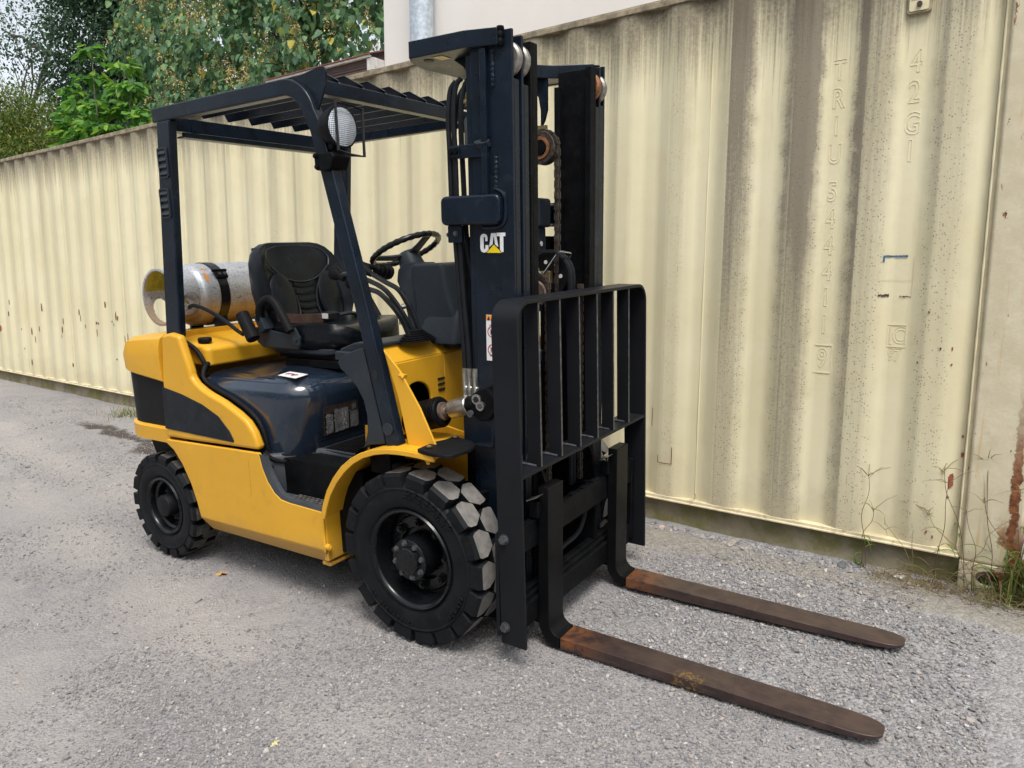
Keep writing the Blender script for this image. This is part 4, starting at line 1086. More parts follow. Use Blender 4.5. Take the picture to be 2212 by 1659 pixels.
for q in ((-.352, -.105, 1.285), (-.300, -.128, 1.215)):
    m = MB(); m.tube([q, (q[0], q[1] - .004, q[2])], .006, 10); P(m, 'cover_screw', 'inkblack', parent=sc)
WM = Matrix.Translation((-.420, 0, 1.460)) @ Matrix.Rotation(R(-25), 4, 'Y')
m = MB()
ringp = []
for k in range(60):
    t = 2 * PI * k / 60; c_ = (.152 * math.cos(t), .152 * math.sin(t), 0)
    rad = .0125 + .0012 * math.cos(t * 30)
    ringp.append([((.152 + rad * math.cos(p)) * math.cos(t), (.152 + rad * math.cos(p)) * math.sin(t), rad * math.sin(p)) for p in np.linspace(0, 2 * PI, 10, endpoint=False)])
ringp.append(ringp[0]); m.loft(ringp, cap=False)
sw_ = P(m, 'steering_wheel', 'glossblack', parent=sc, sharp=80); sw_.matrix_local = WM
def sp_(ang):
    a = R(ang); c, s = math.cos(a), math.sin(a)
    m = MB(); m.loft([[(c * r - s * w, s * r + c * w, z + .006), (c * r + s * w, s * r - c * w, z + .006), (c * r + s * w, s * r - c * w, z - .006), (c * r - s * w, s * r + c * w, z - .006)] for r, w, z in ((.03, .030, -.028), (.08, .022, -.018), (.15, .019, 0))])
    o = P(m, 'wheel_spoke', 'plastic', parent=sc, bevel=.004); o.matrix_local = WM
for a in (120, 240, 0): sp_(a)
m = MB(); m.lathe([(.001, -.010), (.036, -.012), (.045, -.022), (.05, -.045), (.055, -.075), (.06, -.09)], (0, 0, 0), 'z', 20); o = P(m, 'wheel_hub', 'plastic', parent=sc); o.matrix_local = WM
m = MB()
rs = [.012, .012, .014, .022, .020, .026, .023, .030, .026, .033, .030]
m.tube([(-.455, -.185 + .011 * k, 1.395 - .003 * k) for k in range(11)], rs, 12); P(m, 'turn_lever', 'rubber', parent=sc)
m = MB(); m.tube([(-.47, -.235, 1.408), (-.455, -.185, 1.395)], [.014, .011], 10); P(m, 'turn_lever_grip', 'rubber', parent=sc)
m = MB(); m.tube([(-.33, -.115, 1.23), (-.345, -.13, 1.225)], .012, 10); m.tube([(-.35, -.133, 1.21), (-.35, -.133, 1.15)], .014, 8, flat=(.4, 1)); P(m, 'ignition_key', 'steel', parent=sc)
lv = [(0, -.25, [(-.420, 1.382), (-.378, 1.362), (-.311, 1.332), (-.251, 1.305), (-.209, 1.253), (-.177, 1.200), (-.151, 1.135)]),
      (0, -.29, [(-.538, 1.366), (-.464, 1.368), (-.405, 1.354), (-.307, 1.319), (-.258, 1.283), (-.211, 1.230), (-.165, 1.166), (-.138, 1.122)]),
      (0, -.33, [(-.400, 1.332), (-.353, 1.315), (-.286, 1.299), (-.238, 1.267), (-.191, 1.222), (-.155, 1.170), (-.129, 1.112)])]
for _, y, pts in lv:
    m = MB(); m.tube([(x, y, z) for x, z in pts], .0105, 8, smooth_path=5); L_ = P(m, 'control_lever', 'glossblack')
    m = MB(); x, z = pts[0]
    m.tube([(x + .030, y, z - .016), (x + .010, y, z - .006), (x - .010, y, z + .005), (x - .030, y, z + .010), (x - .038, y, z + .011)], [.012, .016, .027, .030, .016], 12); P(m, 'lever_knob', 'rubber', parent=L_, sharp=80)
m = MB()
for k in range(6): m.loft([[(-.140 + (.055 - k * .006) * math.cos(t), -.285 + (.10 - k * .013) * math.sin(t), 1.110 + k * .0075 + dz) for t in np.linspace(0, 2 * PI, 20, endpoint=False)] for dz in (0, .0045)])
P(m, 'lever_boot', 'rubber')

# ================================================================== MAST (own frame, tipped slightly forwards)
HT_M = 2.155
mast = None
roller_proto = None
rails_y = (.3400, .2900, .2420)
for sgn in (-1, 1):
    for i, yo in enumerate(rails_y):
        m = MB()
        x0 = (.165, .175, .180)[i]; xf = (.332, .338, .342)[i]; wfl = (.043, .042, .046)[i]
        zb = (.06, .09, .13)[i]; zt = HT_M - (0, .012, .022)[i]
        def yy(a, b): return sorted((sgn * (yo - a), sgn * (yo - b)))
        m.box(x0, xf, *yy(0, .013), zb, zt)                           # web
        if sgn < 0 or True:
            m.box(xf - .024, xf + .0005, *yy(.0131, wfl), zb, zt - (.150 if i < 2 else .0))     # front flange, cut back for the roller
            m.box(x0, x0 + .024, *yy(.0131, wfl), zb, zt - .06)
        r_ = P(m, 'mast' if mast is None else 'mast_rail', 'black' if i < 2 else 'black_old', parent=fl if mast is None else mast, M=LM if mast is None else None, bevel=.003)
        if mast is None: mast = r_
    # corner strip behind the outer rail
    m = MB(); m.box(.138, .165, *sorted((sgn * .331, sgn * .312)), .06, 2.10); P(m, 'mast_back_strip', 'black', parent=mast, bevel=.004)
    for i, (mt) in enumerate((('rollersteel', 'rollersteel') if sgn < 0 else ('rollersteel', 'rollerrust'))):
        yo = rails_y[i] - .015
        m = MB(); m.lathe([(.02, 0), (.048, 0), (.056, .006), (.056, .022), (.048, .027), (.02, .027)], (.296, sgn * yo - (.027 if sgn > 0 else 0), 2.068), 'y', 28)
        P(m, 'mast_roller', mt, parent=mast, bevel=.002)
    # flat stiffener bar, ties, weld beads on the outer side
    m = MB(); m.box(.214, .238, *sorted((sgn * .3402, sgn * .358)), 1.640, 2.105); P(m, 'stiffener_bar', 'black', parent=mast, bevel=.003)
    for (xa, za, zb_) in ((.257, 1.985, 2.100), (.264, 1.66, 1.775)):
        m = MB(); n = 22
        m.tube([(xa + .0015 * math.sin(k * 2.4), sgn * .341, za + (zb_ - za) * k / n) for k in range(n + 1)], [.0065 + .0018 * math.sin(k * 2.1) for k in range(n + 1)], 7, flat=(1, 1)); P(m, 'weld_bead', 'black', parent=mast)
    m = MB(); m.prism(rrect(.042, .292, 1.540, 1.640, .022), 'y', *sorted((sgn * .338, sgn * .372))); P(m, 'mast_tie', 'black', parent=mast, bevel=.010, seg=3)
    m = MB(); bead = [(.205, 1.531), (.26, 1.531), (.288, 1.540), (.300, 1.562), (.301, 1.60), (.297, 1.635), (.275, 1.652), (.255, 1.658)]
    m.tube([(a, sgn * .341, b) for a, b in bead], [.0075, .009, .007, .009, .0075, .0085, .007, .006], 7, smooth_path=5); P(m, 'weld_bead', 'black', parent=mast)
    m = MB(); m.prism([(-.084, 2.170), (.155, 2.170), (.290, 2.160), (.290, 2.106), (.155, 2.115), (-.084, 2.112)], 'y', *sorted((sgn * .3385, sgn * .362))); P(m, 'crosshead_arm', 'black', parent=mast, bevel=.004)
    m = MB(); n = 8; m.tube([(.292, sgn * .344, 2.165 - .06 * k / n) for k in range(n + 1)], [.012 + .002 * math.sin(k * 2.2) for k in range(n + 1)], 7); P(m, 'weld_bead', 'black_old', parent=mast)
    # lower outer bracket carrying the tilt cylinder, trunnion socket on the axle
    m = MB(); m.prism(rrect(.128, .262, .752, .885, .016), 'y', *sorted((sgn * .345, sgn * .385))); P(m, 'tilt_bracket', 'black', parent=mast, bevel=.008, seg=3)
    m = MB(); m.lathe([(.05, -.02), (.075, -.02), (.078, .02), (.06, .024), (.05, .015)], (.13, sgn * .33, .555), 'z', 24); m.box(.10, .20, *sorted((sgn * .29, sgn * .38)), .25, .53); P(m, 'axle_trunnion', 'black_old', parent=mast, bevel=.004)
# crosshead plate: U-shaped, behind the rails
m = MB()
u = [(-.084, -.338), (.290, -.338), (.290, -.315), (.150, -.240), (.095, -.18), (.095, .18), (.150, .240), (.290, .315), (.290, .338), (-.084, .338), (-.115, .318), (-.140, .270), (-.158, .19), (-.150, 0), (-.158, -.19), (-.140, -.270), (-.115, -.318)]
m.prism(u, 'z', 2.1175, 2.168); P(m, 'crosshead', 'black', parent=mast, bevel=.004)
m = MB()
for sg in (-1, 1): m.tube([(-.055, sg * .285, 2.1172), (-.055, sg * .285, 2.1155)], .019, 20)
P(m, 'crosshead_hole', 'inkblack', parent=mast)
m = MB(); m.box(-.012, .030, -.318, -.268, 2.1158, 2.1172); P(m, 'yellow_stencil', 'brass', parent=mast)
for sg in (-1, 1):
    m = MB(); pr = [(.13, 2.118), (.13, 2.00), (.118, 1.96), (.10, 1.93), (.10, 2.0), (.09, 2.05), (.06, 2.09), (.02, 2.117)]
    m.prism(pr, 'y', *sorted((sg * .225, sg * .240))); P(m, 'crosshead_gusset', 'black', parent=mast, bevel=.003)
    m = MB(); m.tube([(.10, sg * .275, 1.50), (.10, sg * .275, .10)], .032, 14); P(m, 'lift_cylinder', 'black_old', parent=mast)
m = MB(); m.box(.042, .105, -.338, .338, 1.545, 1.635); m.box(.06, .12, -.30, .30, .93, 1.02); m.box(.05, .16, -.33, .33, .30, .42); P(m, 'mast_cross_tie', 'black', parent=mast, bevel=.012, seg=3)
m = MB(); m.box(.12, .165, .10, .20, 1.535, 1.65); m.box(.125, .150, .115, .185, 1.43, 1.54); P(m, 'tie_block', 'plastic', parent=mast, bevel=.012, seg=3)
m = MB(); m.tube([(.151, .140, 1.47), (.153, .140, 1.47)], .010, 12); P(m, 'tie_block_hole', 'cream_wall', parent=mast)
# hose bundle on the near side
hs = [[(.10, -.335, 2.02), (.078, -.340, 1.99), (.070, -.345, 1.90), (.072, -.345, 1.80), (.073, -.342, 1.60), (.078, -.335, 1.50), (.090, -.335, 1.30), (.108, -.340, 1.10), (.112, -.342, 1.02)],
      [(.12, -.330, 2.03), (.100, -.338, 2.00), (.092, -.345, 1.90), (.096, -.345, 1.80), (.096, -.342, 1.60), (.098, -.335, 1.50), (.108, -.335, 1.30), (.128, -.340, 1.10), (.133, -.342, 1.02)],
      [(.14, -.30, 2.04), (.120, -.315, 2.0), (.110, -.325, 1.90), (.110, -.32, 1.70), (.112, -.31, 1.48), (.135, -.30, 1.30), (.165, -.30, 1.05)],
      [(.13, -.27, 2.03), (.085, -.29, 1.99), (.062, -.30, 1.88), (.058, -.30, 1.70), (.062, -.31, 1.55)]]
for h in hs:
    m = MB(); m.tube(h, .0095, 8, smooth_path=5); P(m, 'mast_hose', 'hose', parent=mast)
for x in (.112, .133, .158):
    m = MB(); m.tube([(x, -.343, 1.03), (x, -.343, .965), (x + .002, -.343, .96), (x + .002, -.343, .93)], [.011, .011, .013, .013], 10); m.tube([(x + .002, -.343, .93), (x + .002, -.343, .905)], .0135, 6); m.tube([(x + .002, -.343, .905), (x + .003, -.343, .84), (x + .02, -.335, .80)], .0065, 8, smooth_path=3); P(m, 'hose_fitting', 'steel', parent=mast)
m = MB(); m.box(.082, .217, -.352, -.341, 1.765, 1.810); m.box(.078, .122, -.358, -.352, 1.770, 1.806); P(m, 'hose_clamp', 'black', parent=mast, bevel=.003)
m = MB(); m.hexbolt((.089, -.358, 1.788), (0, -1, 0), .0085, .008); m.hexbolt((.111, -.358, 1.790), (0, -1, 0), .0085, .008); P(m, 'clamp_bolt', 'black_old', parent=mast)
m = MB(); m.box(.058, .120, -.352, -.335, 1.480, 1.540); P(m, 'hose_clamp', 'black', parent=mast, bevel=.003)
m = MB(); m.hexbolt((.095, -.352, 1.512), (0, -1, 0), .0075, .008); m.hexbolt((.058, -.343, 1.508), (-1, 0, 0), .0075, .008); P(m, 'clamp_bolt', 'bolt', parent=mast)
m = MB(); m.lathe([(.012, -.010), (.026, -.012), (.026, -.004), (.020, 0), (.026, .004), (.026, .012), (.012, .010)], (.125, -.30, 1.955), 'y', 20); P(m, 'hose_roller', 'blue', parent=mast)
m = MB(); m.prism([(.12, 1.935), (.142, 1.945), (.150, 1.99), (.158, 2.01), (.150, 2.015), (.135, 1.985), (.112, 1.972), (.106, 1.955)], 'y', -.318, -.312); m.tube([(.125, -.318, 1.955), (.125, -.324, 1.955)], .007, 6); P(m, 'roller_bracket', 'brass', parent=mast)
m = MB(); m.tube([(.125, -.27, 1.78), (.125, -.27, 1.90), (.125, -.27, 1.91)], [.035, .035, .028], 16); P(m, 'cylinder_cap', 'grey', parent=mast)
m = MB(); m.tube([(.215, -.341, 1.80), (.215, -.353, 1.815)], .02, 10, flat=(1.6, .7)); P(m, 'clamp_gusset', 'plastic', parent=mast)

# ---- lettering and stickers on the mast side
def poly_y(name, mat, pts, y=-.3415, th=.0012, parent=None):
    m = MB(); m.prism(pts, 'y', y - th, y); return P(m, name, mat, parent=parent or mast)
lx, lz, lw, lh = .192, 1.4445, .106, .0665       # lettering box: C A T
def LG(u, v): return (lx + lw * u, lz + lh * v)
def cut_stroke(pts): return [LG(a, b) for a, b in pts]
C_ = [(.30, .60), (.30, .80), (.26, .93), (.17, .98), (.10, .96), (.03, .88), (.01, .76), (.01, .24), (.04, .10), (.12, .02), (.20, .02), (.26, .06), (.33, .16), (.335, .40), (.215, .40), (.215, .24), (.195, .19), (.165, .19), (.145, .24), (.145, .78), (.165, .82), (.19, .82), (.21, .78), (.21, .60)]
A1 = [(.445, 1.0), (.635, 1.0), (.720, .30), (.660, .36), (.600, .42), (.588, .56), (.555, .82), (.540, .82), (.508, .56), (.500, .44), (.440, .38), (.365, .28)]
T_ = [(.66, 1.02), (1.0, 1.02), (1.0, .84), (.92, .84), (.92, .04), (.86, .04), (.79, .14), (.79, .84), (.66, .84)]
for nm, pl_ in (('mast_letter', C_), ('mast_letter', A1), ('mast_letter', T_)): poly_y(nm, 'white', cut_stroke(pl_))
poly_y('mast_triangle', 'logoyellow', [LG(.255, .0), LG(.845, .0), LG(.545, .42)], y=-.3412)
m = MB(); m.box(.211, .262, -.3425, -.3412, 1.066, 1.229); P(m, 'warning_decal', 'white', parent=mast)
m = MB(); m.box(.2115, .2615, -.3432, -.3426, 1.210, 1.228); P(m, 'decal_header', 'orange', parent=mast)
poly_y('decal_triangle', 'inkblack', [(.216, 1.2115), (.229, 1.2115), (.2225, 1.2245)], y=-.3433, th=.0006)
for zc in (1.170, 1.105):
    m = MB(); m.lathe([(.0175, 0), (.0205, 0), (.0205, -.0006), (.0175, -.0006)], (.237, -.3427, zc), 'y', 28, closed=True); m.prism([(.2230, zc + .012), (.2245, zc + .0135), (.251, zc - .012), (.2495, zc - .0135)], 'y', -.3434, -.3428); P(m, 'decal_ring', 'red', parent=mast)
    poly_y('decal_figure', 'inkblack', [(.229, zc - .010), (.232, zc - .010), (.2325, zc), (.237, zc + .006), (.240, zc + .003), (.240, zc + .008), (.234, zc + .010), (.229, zc + .002)], y=-.3427, th=.0005)
for zc in (1.193, 1.084): poly_y('decal_figure', 'inkblack', [(.224, zc), (.240, zc - .003), (.240, zc - .001), (.224, zc + .0015)], y=-.3427, th=.0005)
vs, fs = text_mesh('9M25', .020); m = MB(); m.add([(.285 + v[0], -.3412, .625 + v[1]) for v in vs], fs); P(m, 'mast_number', 'bolt', parent=mast)

# ---- inner mast: sheaves, chains, hose reel, cylinders
def chain_mesh(m, pts, w=.012, th=.0085, pitch=.020):
    pts = [Vector(q) for q in pts]; L = [0]
    for a, b in zip(pts[:-1], pts[1:]): L.append(L[-1] + (b - a).length)
    n = int(L[-1] / pitch)
    for k in range(n):
        s = (k + .5) * L[-1] / n
        i = min(len(pts) - 2, max(0, int(np.searchsorted(L, s)) - 1)); d = (pts[i + 1] - pts[i]).normalized(); c = pts[i] + d * (s - L[i])
        side = Vector((0, 1, 0)); nn = d.cross(side).normalized()
        Mx = Matrix((( d.x, side.x, nn.x, c.x), (d.y, side.y, nn.y, c.y), (d.z, side.z, nn.z, c.z), (0, 0, 0, 1)))
        ww = w if k % 2 == 0 else w * .72
        for yy_ in (-ww, ww * .35):
            m.box(-pitch * .68, pitch * .68, yy_, yy_ + ww * .62, -th * (1 if k % 2 == 0 else .8), th * (1 if k % 2 == 0 else .8), Mx)
        m.tube([c + side * -w * 1.15, c + side * w * 1.15], .0035, 6)
def sheave_path(cx, cz, r, y, za, zb):
    pts = [(cx - r, y, za)] + [(cx + r * math.cos(R(t)), y, cz + r * math.sin(R(t))) for t in np.linspace(180, 0, 15)] + [(cx + r, y, zb)]
    return pts
m = MB(); chain_mesh(m, sheave_path(.205, 1.83, .062, .070, 1.55, .62)); P(m, 'lift_chain', 'chain', M=LM)
m = MB(); chain_mesh(m, sheave_path(.215, 1.30, .055, -.010, .45, .50)); P(m, 'lift_chain', 'chain', M=LM)
m = MB(); chain_mesh(m, [(.345, .115, 1.31), (.345, .115, .52)]); P(m, 'lift_chain', 'chain', M=LM)
m = MB(); m.lathe([(.022, -.024), (.060, -.024), (.062, -.016), (.055, -.010), (.055, .012), (.062, .018), (.022, .02)], (.205, .070, 1.83), 'y', 28)
sh = P(m, 'chain_sheave', 'chain', M=LM)
m = MB(); m.lathe([(.030, -.0245), (.042, -.0255), (.042, -.028), (.030, -.028)], (.205, .070, 1.83), 'y', 24, closed=True); P(m, 'sheave_ring', 'rollerrust', parent=sh)
m = MB(); m.tube([(.205, .044, 1.83), (.205, .038, 1.83)], .026, 18); P(m, 'sheave_pin', 'black_old', parent=sh)
m = MB(); m.box(.15, .20, .10, .112, 1.905, 1.92); P(m, 'sheave_stop', 'brass', parent=sh)
m = MB(); m.lathe([(.018, -.02), (.052, -.02), (.056, -.012), (.048, -.006), (.048, .01), (.056, .014), (.018, .018)], (.215, -.010, 1.28), 'y', 24); P(m, 'chain_sheave', 'rustwheel', M=LM)
# hose pulley with wire keepers
m = MB(); m.lathe([(.020, -.012), (.030, -.016), (.070, -.012), (.082, -.016), (.086, -.010), (.080, 0), (.086, .010), (.082, .016), (.070, .012), (.020, .012)], (.225, .085, 1.345), 'y', 36)
hp = P(m, 'hose_pulley', 'rubber', M=LM)
m = MB()
for k in range(7):
    t = 2 * PI * k / 7; m.tube([(.225 + .055 * math.cos(t), .0715, 1.345 + .055 * math.sin(t)), (.225 + .055 * math.cos(t), .0695, 1.345 + .055 * math.sin(t))], .008, 10)
P(m, 'pulley_hole', 'cream_wall', parent=hp)
m = MB(); m.box(.20, .245, .045, .070, 1.315, 1.365); P(m, 'pulley_bracket', 'brass', parent=hp, bevel=.002)
m = MB(); m.box(.195, .262, .052, .060, 1.24, 1.318); m.hexbolt((.215, .052, 1.298), (0, -1, 0), .009, .008); P(m, 'pulley_arm', 'black_old', parent=hp, bevel=.003)
for pts in ([(.215, .045, 1.352), (.235, .045, 1.375), (.285, .045, 1.435), (.305, .06, 1.438), (.31, .10, 1.43), (.285, .11, 1.395)], [(.205, .045, 1.352), (.175, .045, 1.40), (.165, .06, 1.43), (.145, .09, 1.435)]):
    m = MB(); m.tube(pts, .0042, 6, smooth_path=3); P(m, 'hose_keeper', 'chrome', parent=hp)
for dy in (0, .024):
    m = MB(); m.tube([(.225 + .092 * math.cos(R(t)), .078 + dy, 1.345 + .092 * math.sin(R(t))) for t in np.linspace(170, 0, 12)] + [(.319, .076 + dy, 1.20), (.322, .074 + dy, .90), (.325, .072 + dy, .50)], .0115, 8); P(m, 'carriage_hose', 'hose', parent=hp)
m = MB(); m.tube([(.205, -.045, .10), (.205, -.045, 1.02)], .042, 20); m.tube([(.205, -.045, 1.02), (.205, -.045, 1.06)], .048, 20); P(m, 'centre_cylinder', 'black', M=LM)
m = MB(); m.tube([(.205, -.045, 1.06), (.205, -.045, 1.22)], .030, 18); P(m, 'centre_rod', 'chrome', M=LM)
m = MB(); m.tube([(.205, -.045, .72), (.205, -.045, .74)], .047, 20); m.box(.17, .25, -.10, .02, 1.215, 1.245); P(m, 'cylinder_collar', 'black_old', M=LM, bevel=.003)

# ---- tilt cylinders
for sg in (-1, 1):
    y = sg * .375
    a = Vector((-.175, y, .800)); b = Vector((.268, y, .925)); d = (b - a).normalized()
    def at_(x): return a + d * ((x - a.x) / d.x)
    m = MB(); m.tube([at_(-.20), at_(.018)], .058, 24); m.tube([at_(.018), at_(.040)], .059, 24); m.tube([at_(.040), at_(.048)], [.056, .050], 24)
    tc_ = P(m, 'tilt_cylinder', 'black_old', bevel=.003)
    m = MB(); m.tube([at_(.046), at_(.056), at_(.057), at_(.066)], [.036, .034, .024, .022], 20); P(m, 'rod_seal', 'rustwheel', parent=tc_)
    m = MB(); m.tube([at_(.055), at_(.11)], .017, 16); P(m, 'tilt_rod', 'chrome', parent=tc_)
    m = MB(); m.tube([at_(.088), at_(.092), at_(.168), at_(.172)], [.032, .035, .035, .032], 24); P(m, 'rod_sleeve', 'steel', parent=tc_)
    m = MB(); m.tube([at_(.165), at_(.205)], .034, 8); m.prism([(.195, .875), (.205, .945), (.235, .965), (.275, .975), (.300, .94), (.300, .89), (.275, .855), (.235, .85)], 'y', *sorted((y - .030, y + .030)))
    P(m, 'rod_clevis', 'black_old', parent=tc_, bevel=.006)
    for (x, z, rr, hh) in ((.228, .930, .019, .006), (.246, .908, .017, .010)):
        m = MB(); m.tube([(x, y + sg * .030, z), (x, y + sg * (.030 + hh), z)], rr, 14); P(m, 'clevis_ring', 'steel', parent=tc_)
        m = MB(); m.tube([(x, y + sg * (.030 + hh), z), (x, y + sg * (.032 + hh), z)], rr * .62, 6); P(m, 'clevis_pin', 'inkblack' if rr > .018 else 'bolt', parent=tc_)
    m = MB(); m.tube([at_(.20) + Vector((0, sg * .028, -.03)), at_(.20) + Vector((0, sg * .040, -.03))], .013, 8); P(m, 'clevis_bolt', 'bolt', parent=tc_)

# ================================================================== CARRIAGE, BACKREST, FORKS
YB = .518
m = MB(); m.box(.385, .415, -.470, .470, .408, .508); 
for k in range(10):
    if abs(-.42 + k * .092) < .5: m.box(.387, .412, -.44 + k * .092, -.395 + k * .092, .508, .514)
car = P(m, 'carriage', 'black_old', M=LM, bevel=.004)
m = MB(); m.box(.385, .415, -.470, .470, .118, .205); m.box(.36, .40, -.45, .45, .205, .222); P(m, 'lower_bar', 'black_old', parent=car, bevel=.004)
m = MB(); m.box(.352, .384, -.45, .45, .222, .235); P(m, 'bar_ledge', 'black_old', parent=car, bevel=.003)
for y in (-.20, .185):
    m = MB(); m.prism([(.26, .12), (.385, .12), (.385, .52), (.37, .60), (.34, .68), (.30, .70), (.26, .62)], 'y', y - .009, y + .009); m.hexbolt((.33, y + .009, .56), (0, 1, 0), .012, .01); P(m, 'carriage_plate', 'black_old', parent=car, bevel=.003)
for y in (-.2, .2):
    m = MB(); m.box(.20, .34, y - .0075, y + .0075, .10, .62); P(m, 'carriage_side', 'black_old', parent=car)
for sg in (-1, 1):
    m = MB(); m.box(.375, .420, *sorted((sg * .470, sg * (YB - .0135))), .135, .515); P(m, 'end_plate', 'black_old', parent=car, bevel=.004)
for y in (-.128, -.098):
    m = MB(); m.tube([(.352, y, .43), (.352, y, .385)], .012, 8); m.mi = 1; m.tube([(.352, y, .385), (.353, y, .335)], .0125, 10); m.tube([(.353, y, .335), (.355, y, .305)], .016, 6); m.mi = 1; m.tube([(.355, y, .305), (.358, y - .01, .275), (.350, y - .03, .255)], .011, 8); m.build('carriage_fitting', [M['hose'], M['steel']], car)
m = MB(); m.tube([(.358, -.085, .275), (.360, -.03, .285), (.362, .03, .29), (.362, .09, .31), (.362, .125, .36), (.362, .14, .43), (.362, .145, .47)], .0105, 8, smooth_path=4); m.tube([(.362, .143, .455), (.362, .146, .50)], .015, 8); P(m, 'carriage_hose', 'hose', parent=car)
# load backrest: one bent flat bar, a cross bar and seven uprights
m = MB(); th = .0125
rb = .075; zt = 1.296; x0, x1 = .352, .452
prof = [(-YB, .098)] + [(-YB, .6)] + arc2(-YB + rb, zt - rb, rb, 180, 90, 8) + arc2(YB - rb, zt - rb, rb, 90, 0, 8) + [(YB, .6), (YB, .098)]
inner = [(-YB + th, .098)] + [(-YB + th, .6)] + arc2(-YB + rb, zt - rb, rb - th, 180, 90, 8) + arc2(YB - rb, zt - rb, rb - th, 90, 0, 8) + [(YB - th, .6), (YB - th, .098)]
n = len(prof)
m.loft([[(x0, a[0], a[1]), (x1, a[0], a[1]), (x1, b[0], b[1]), (x0, b[0], b[1])] for a, b in zip(prof, inner)])
LEANM = Matrix(((1, 0, -.018, .018 * 1.29), (0, 1, 0, 0), (0, 0, 1, 0), (0, 0, 0, 1)))
m.v = [tuple(LEANM @ Vector(q)) for q in m.v]
lb = P(m, 'load_backrest', 'satin', M=LM, bevel=.0018, sharp=50)
m = MB(); m.box(x0 + .012, x1 + .008, -YB + th, YB - th, .706, .718); P(m, 'cross_bar', 'satin', parent=lb, bevel=.0015)
ub = None
for k, y in enumerate((-.377, -.233, -.090, .053, .196, .343)):
    if ub is None:
        m = MB(); m.box(x0 + .044, x1 - .004, -.0055, .0055, .7182, zt - th - .0002); m.mi = 1; m.box(x1 - .004, x1 - .0034, -.0048, .0048, .719, zt - th - .001); m.v = [tuple(LEANM @ Vector(q)) for q in m.v]; ub = P(m, 'upright_bar', [M['satin'], M['edge_wear_highlight']], parent=lb); ub.location = (0, y, 0)
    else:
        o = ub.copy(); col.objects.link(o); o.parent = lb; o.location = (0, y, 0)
    m = MB(); m.tube([(x0 + .02, y - .007, .7205), (.40, y - .0075, .722), (x1 - .01, y - .007, .7205)], [.004, .0055, .004], 6, smooth_path=4); P(m, 'weld_bead', 'bolt', parent=lb)
for sg in (-1, 1):
    m = MB(); m.box(.352, .366, *sorted((sg * (YB - .002), sg * (YB - .014))), .12, .50); P(m, 'backrest_tab', 'satin', parent=lb)
    for z in (.488, .163):
        m = MB(); m.tube([(.392, sg * YB, z), (.392, sg * (YB + .003), z)], .0185, 18); m.tube([(.392, sg * (YB + .003), z), (.392, sg * (YB + .015), z)], .0155, 6); m.tube([(.392, sg * (YB + .015), z), (.392, sg * (YB + .017), z)], .010, 8); P(m, 'backrest_bolt', 'bolt', parent=lb)
# forks
def fork(yc, name='fork'):
    hw = .055; xb, xf = .418, .460; ztop_ = .628; zt_ = .068; zb_ = .024
    outer = [(xb, ztop_), (xb, .12)] + arc2(xb + .085, zb_ + .085, .085, 180, 270, 6) + [(.60, zb_)]
    inner_ = [(xf, ztop_), (xf, .13)] + arc2(xf + .045, zt_ + .045, .045, 180, 270, 6) + [(.60, zt_)]
    m = MB()
    rings = [[(a[0], yc - hw, a[1]), (a[0], yc + hw, a[1]), (b[0], yc + hw, b[1]), (b[0], yc - hw, b[1])] for a, b in zip(outer, inner_)]
    m.mi = 0
    m.loft(rings[:-1])
    f = P(m, name, 'forkblack', M=LM, bevel=.003, sharp=45)
    m = MB()
    last = [(.508, yc - hw, .0242), (.508, yc + hw, .0242), (.508, yc + hw, .0682), (.508, yc - hw, .0682)]
    tipr = [last]
    for x, w, zlo in ((.90, hw, .030), (1.20, hw, .038), (1.40, hw, .046), (1.470, hw * .98, .050), (1.515, hw * .90, .054), (1.540, hw * .74, .057), (1.554, hw * .55, .059), (1.560, hw * .40, .061)):
        tipr.append([(x, yc - w, zlo), (x, yc + w, zlo), (x, yc + w, .0695), (x, yc - w, .0695)])
    m.loft(tipr); b = P(m, 'fork_blade', 'fork', parent=f, bevel=.0025, sharp=45)
    m = MB(); m.prism([(.40, .508), (.40, .545), (.418, .545), (.418, .508)], 'y', yc - hw * .9, yc + hw * .9); m.prism([(.395, .10), (.418, .10), (.418, .14), (.395, .117)], 'y', yc - hw * .9, yc + hw * .9); P(m, 'fork_hook', 'black_old', parent=f)
    m = MB(); m.box(.392, .430, yc - .075, yc - hw, .515, .575); P(m, 'fork_stop', 'black_old', parent=f, bevel=.004)
    m = MB(); m.prism([(.40, .585), (.44, .603), (.44, .606), (.40, .588)], 'y', yc - .105, yc - hw); P(m, 'fork_pin', 'steel', parent=f)
    return f
f1 = fork(-.285); f1['label'] = 'near fork with a yellow scrape half way along'
f2 = fork(.282); f2['label'] = 'far fork with plain rusty blade'

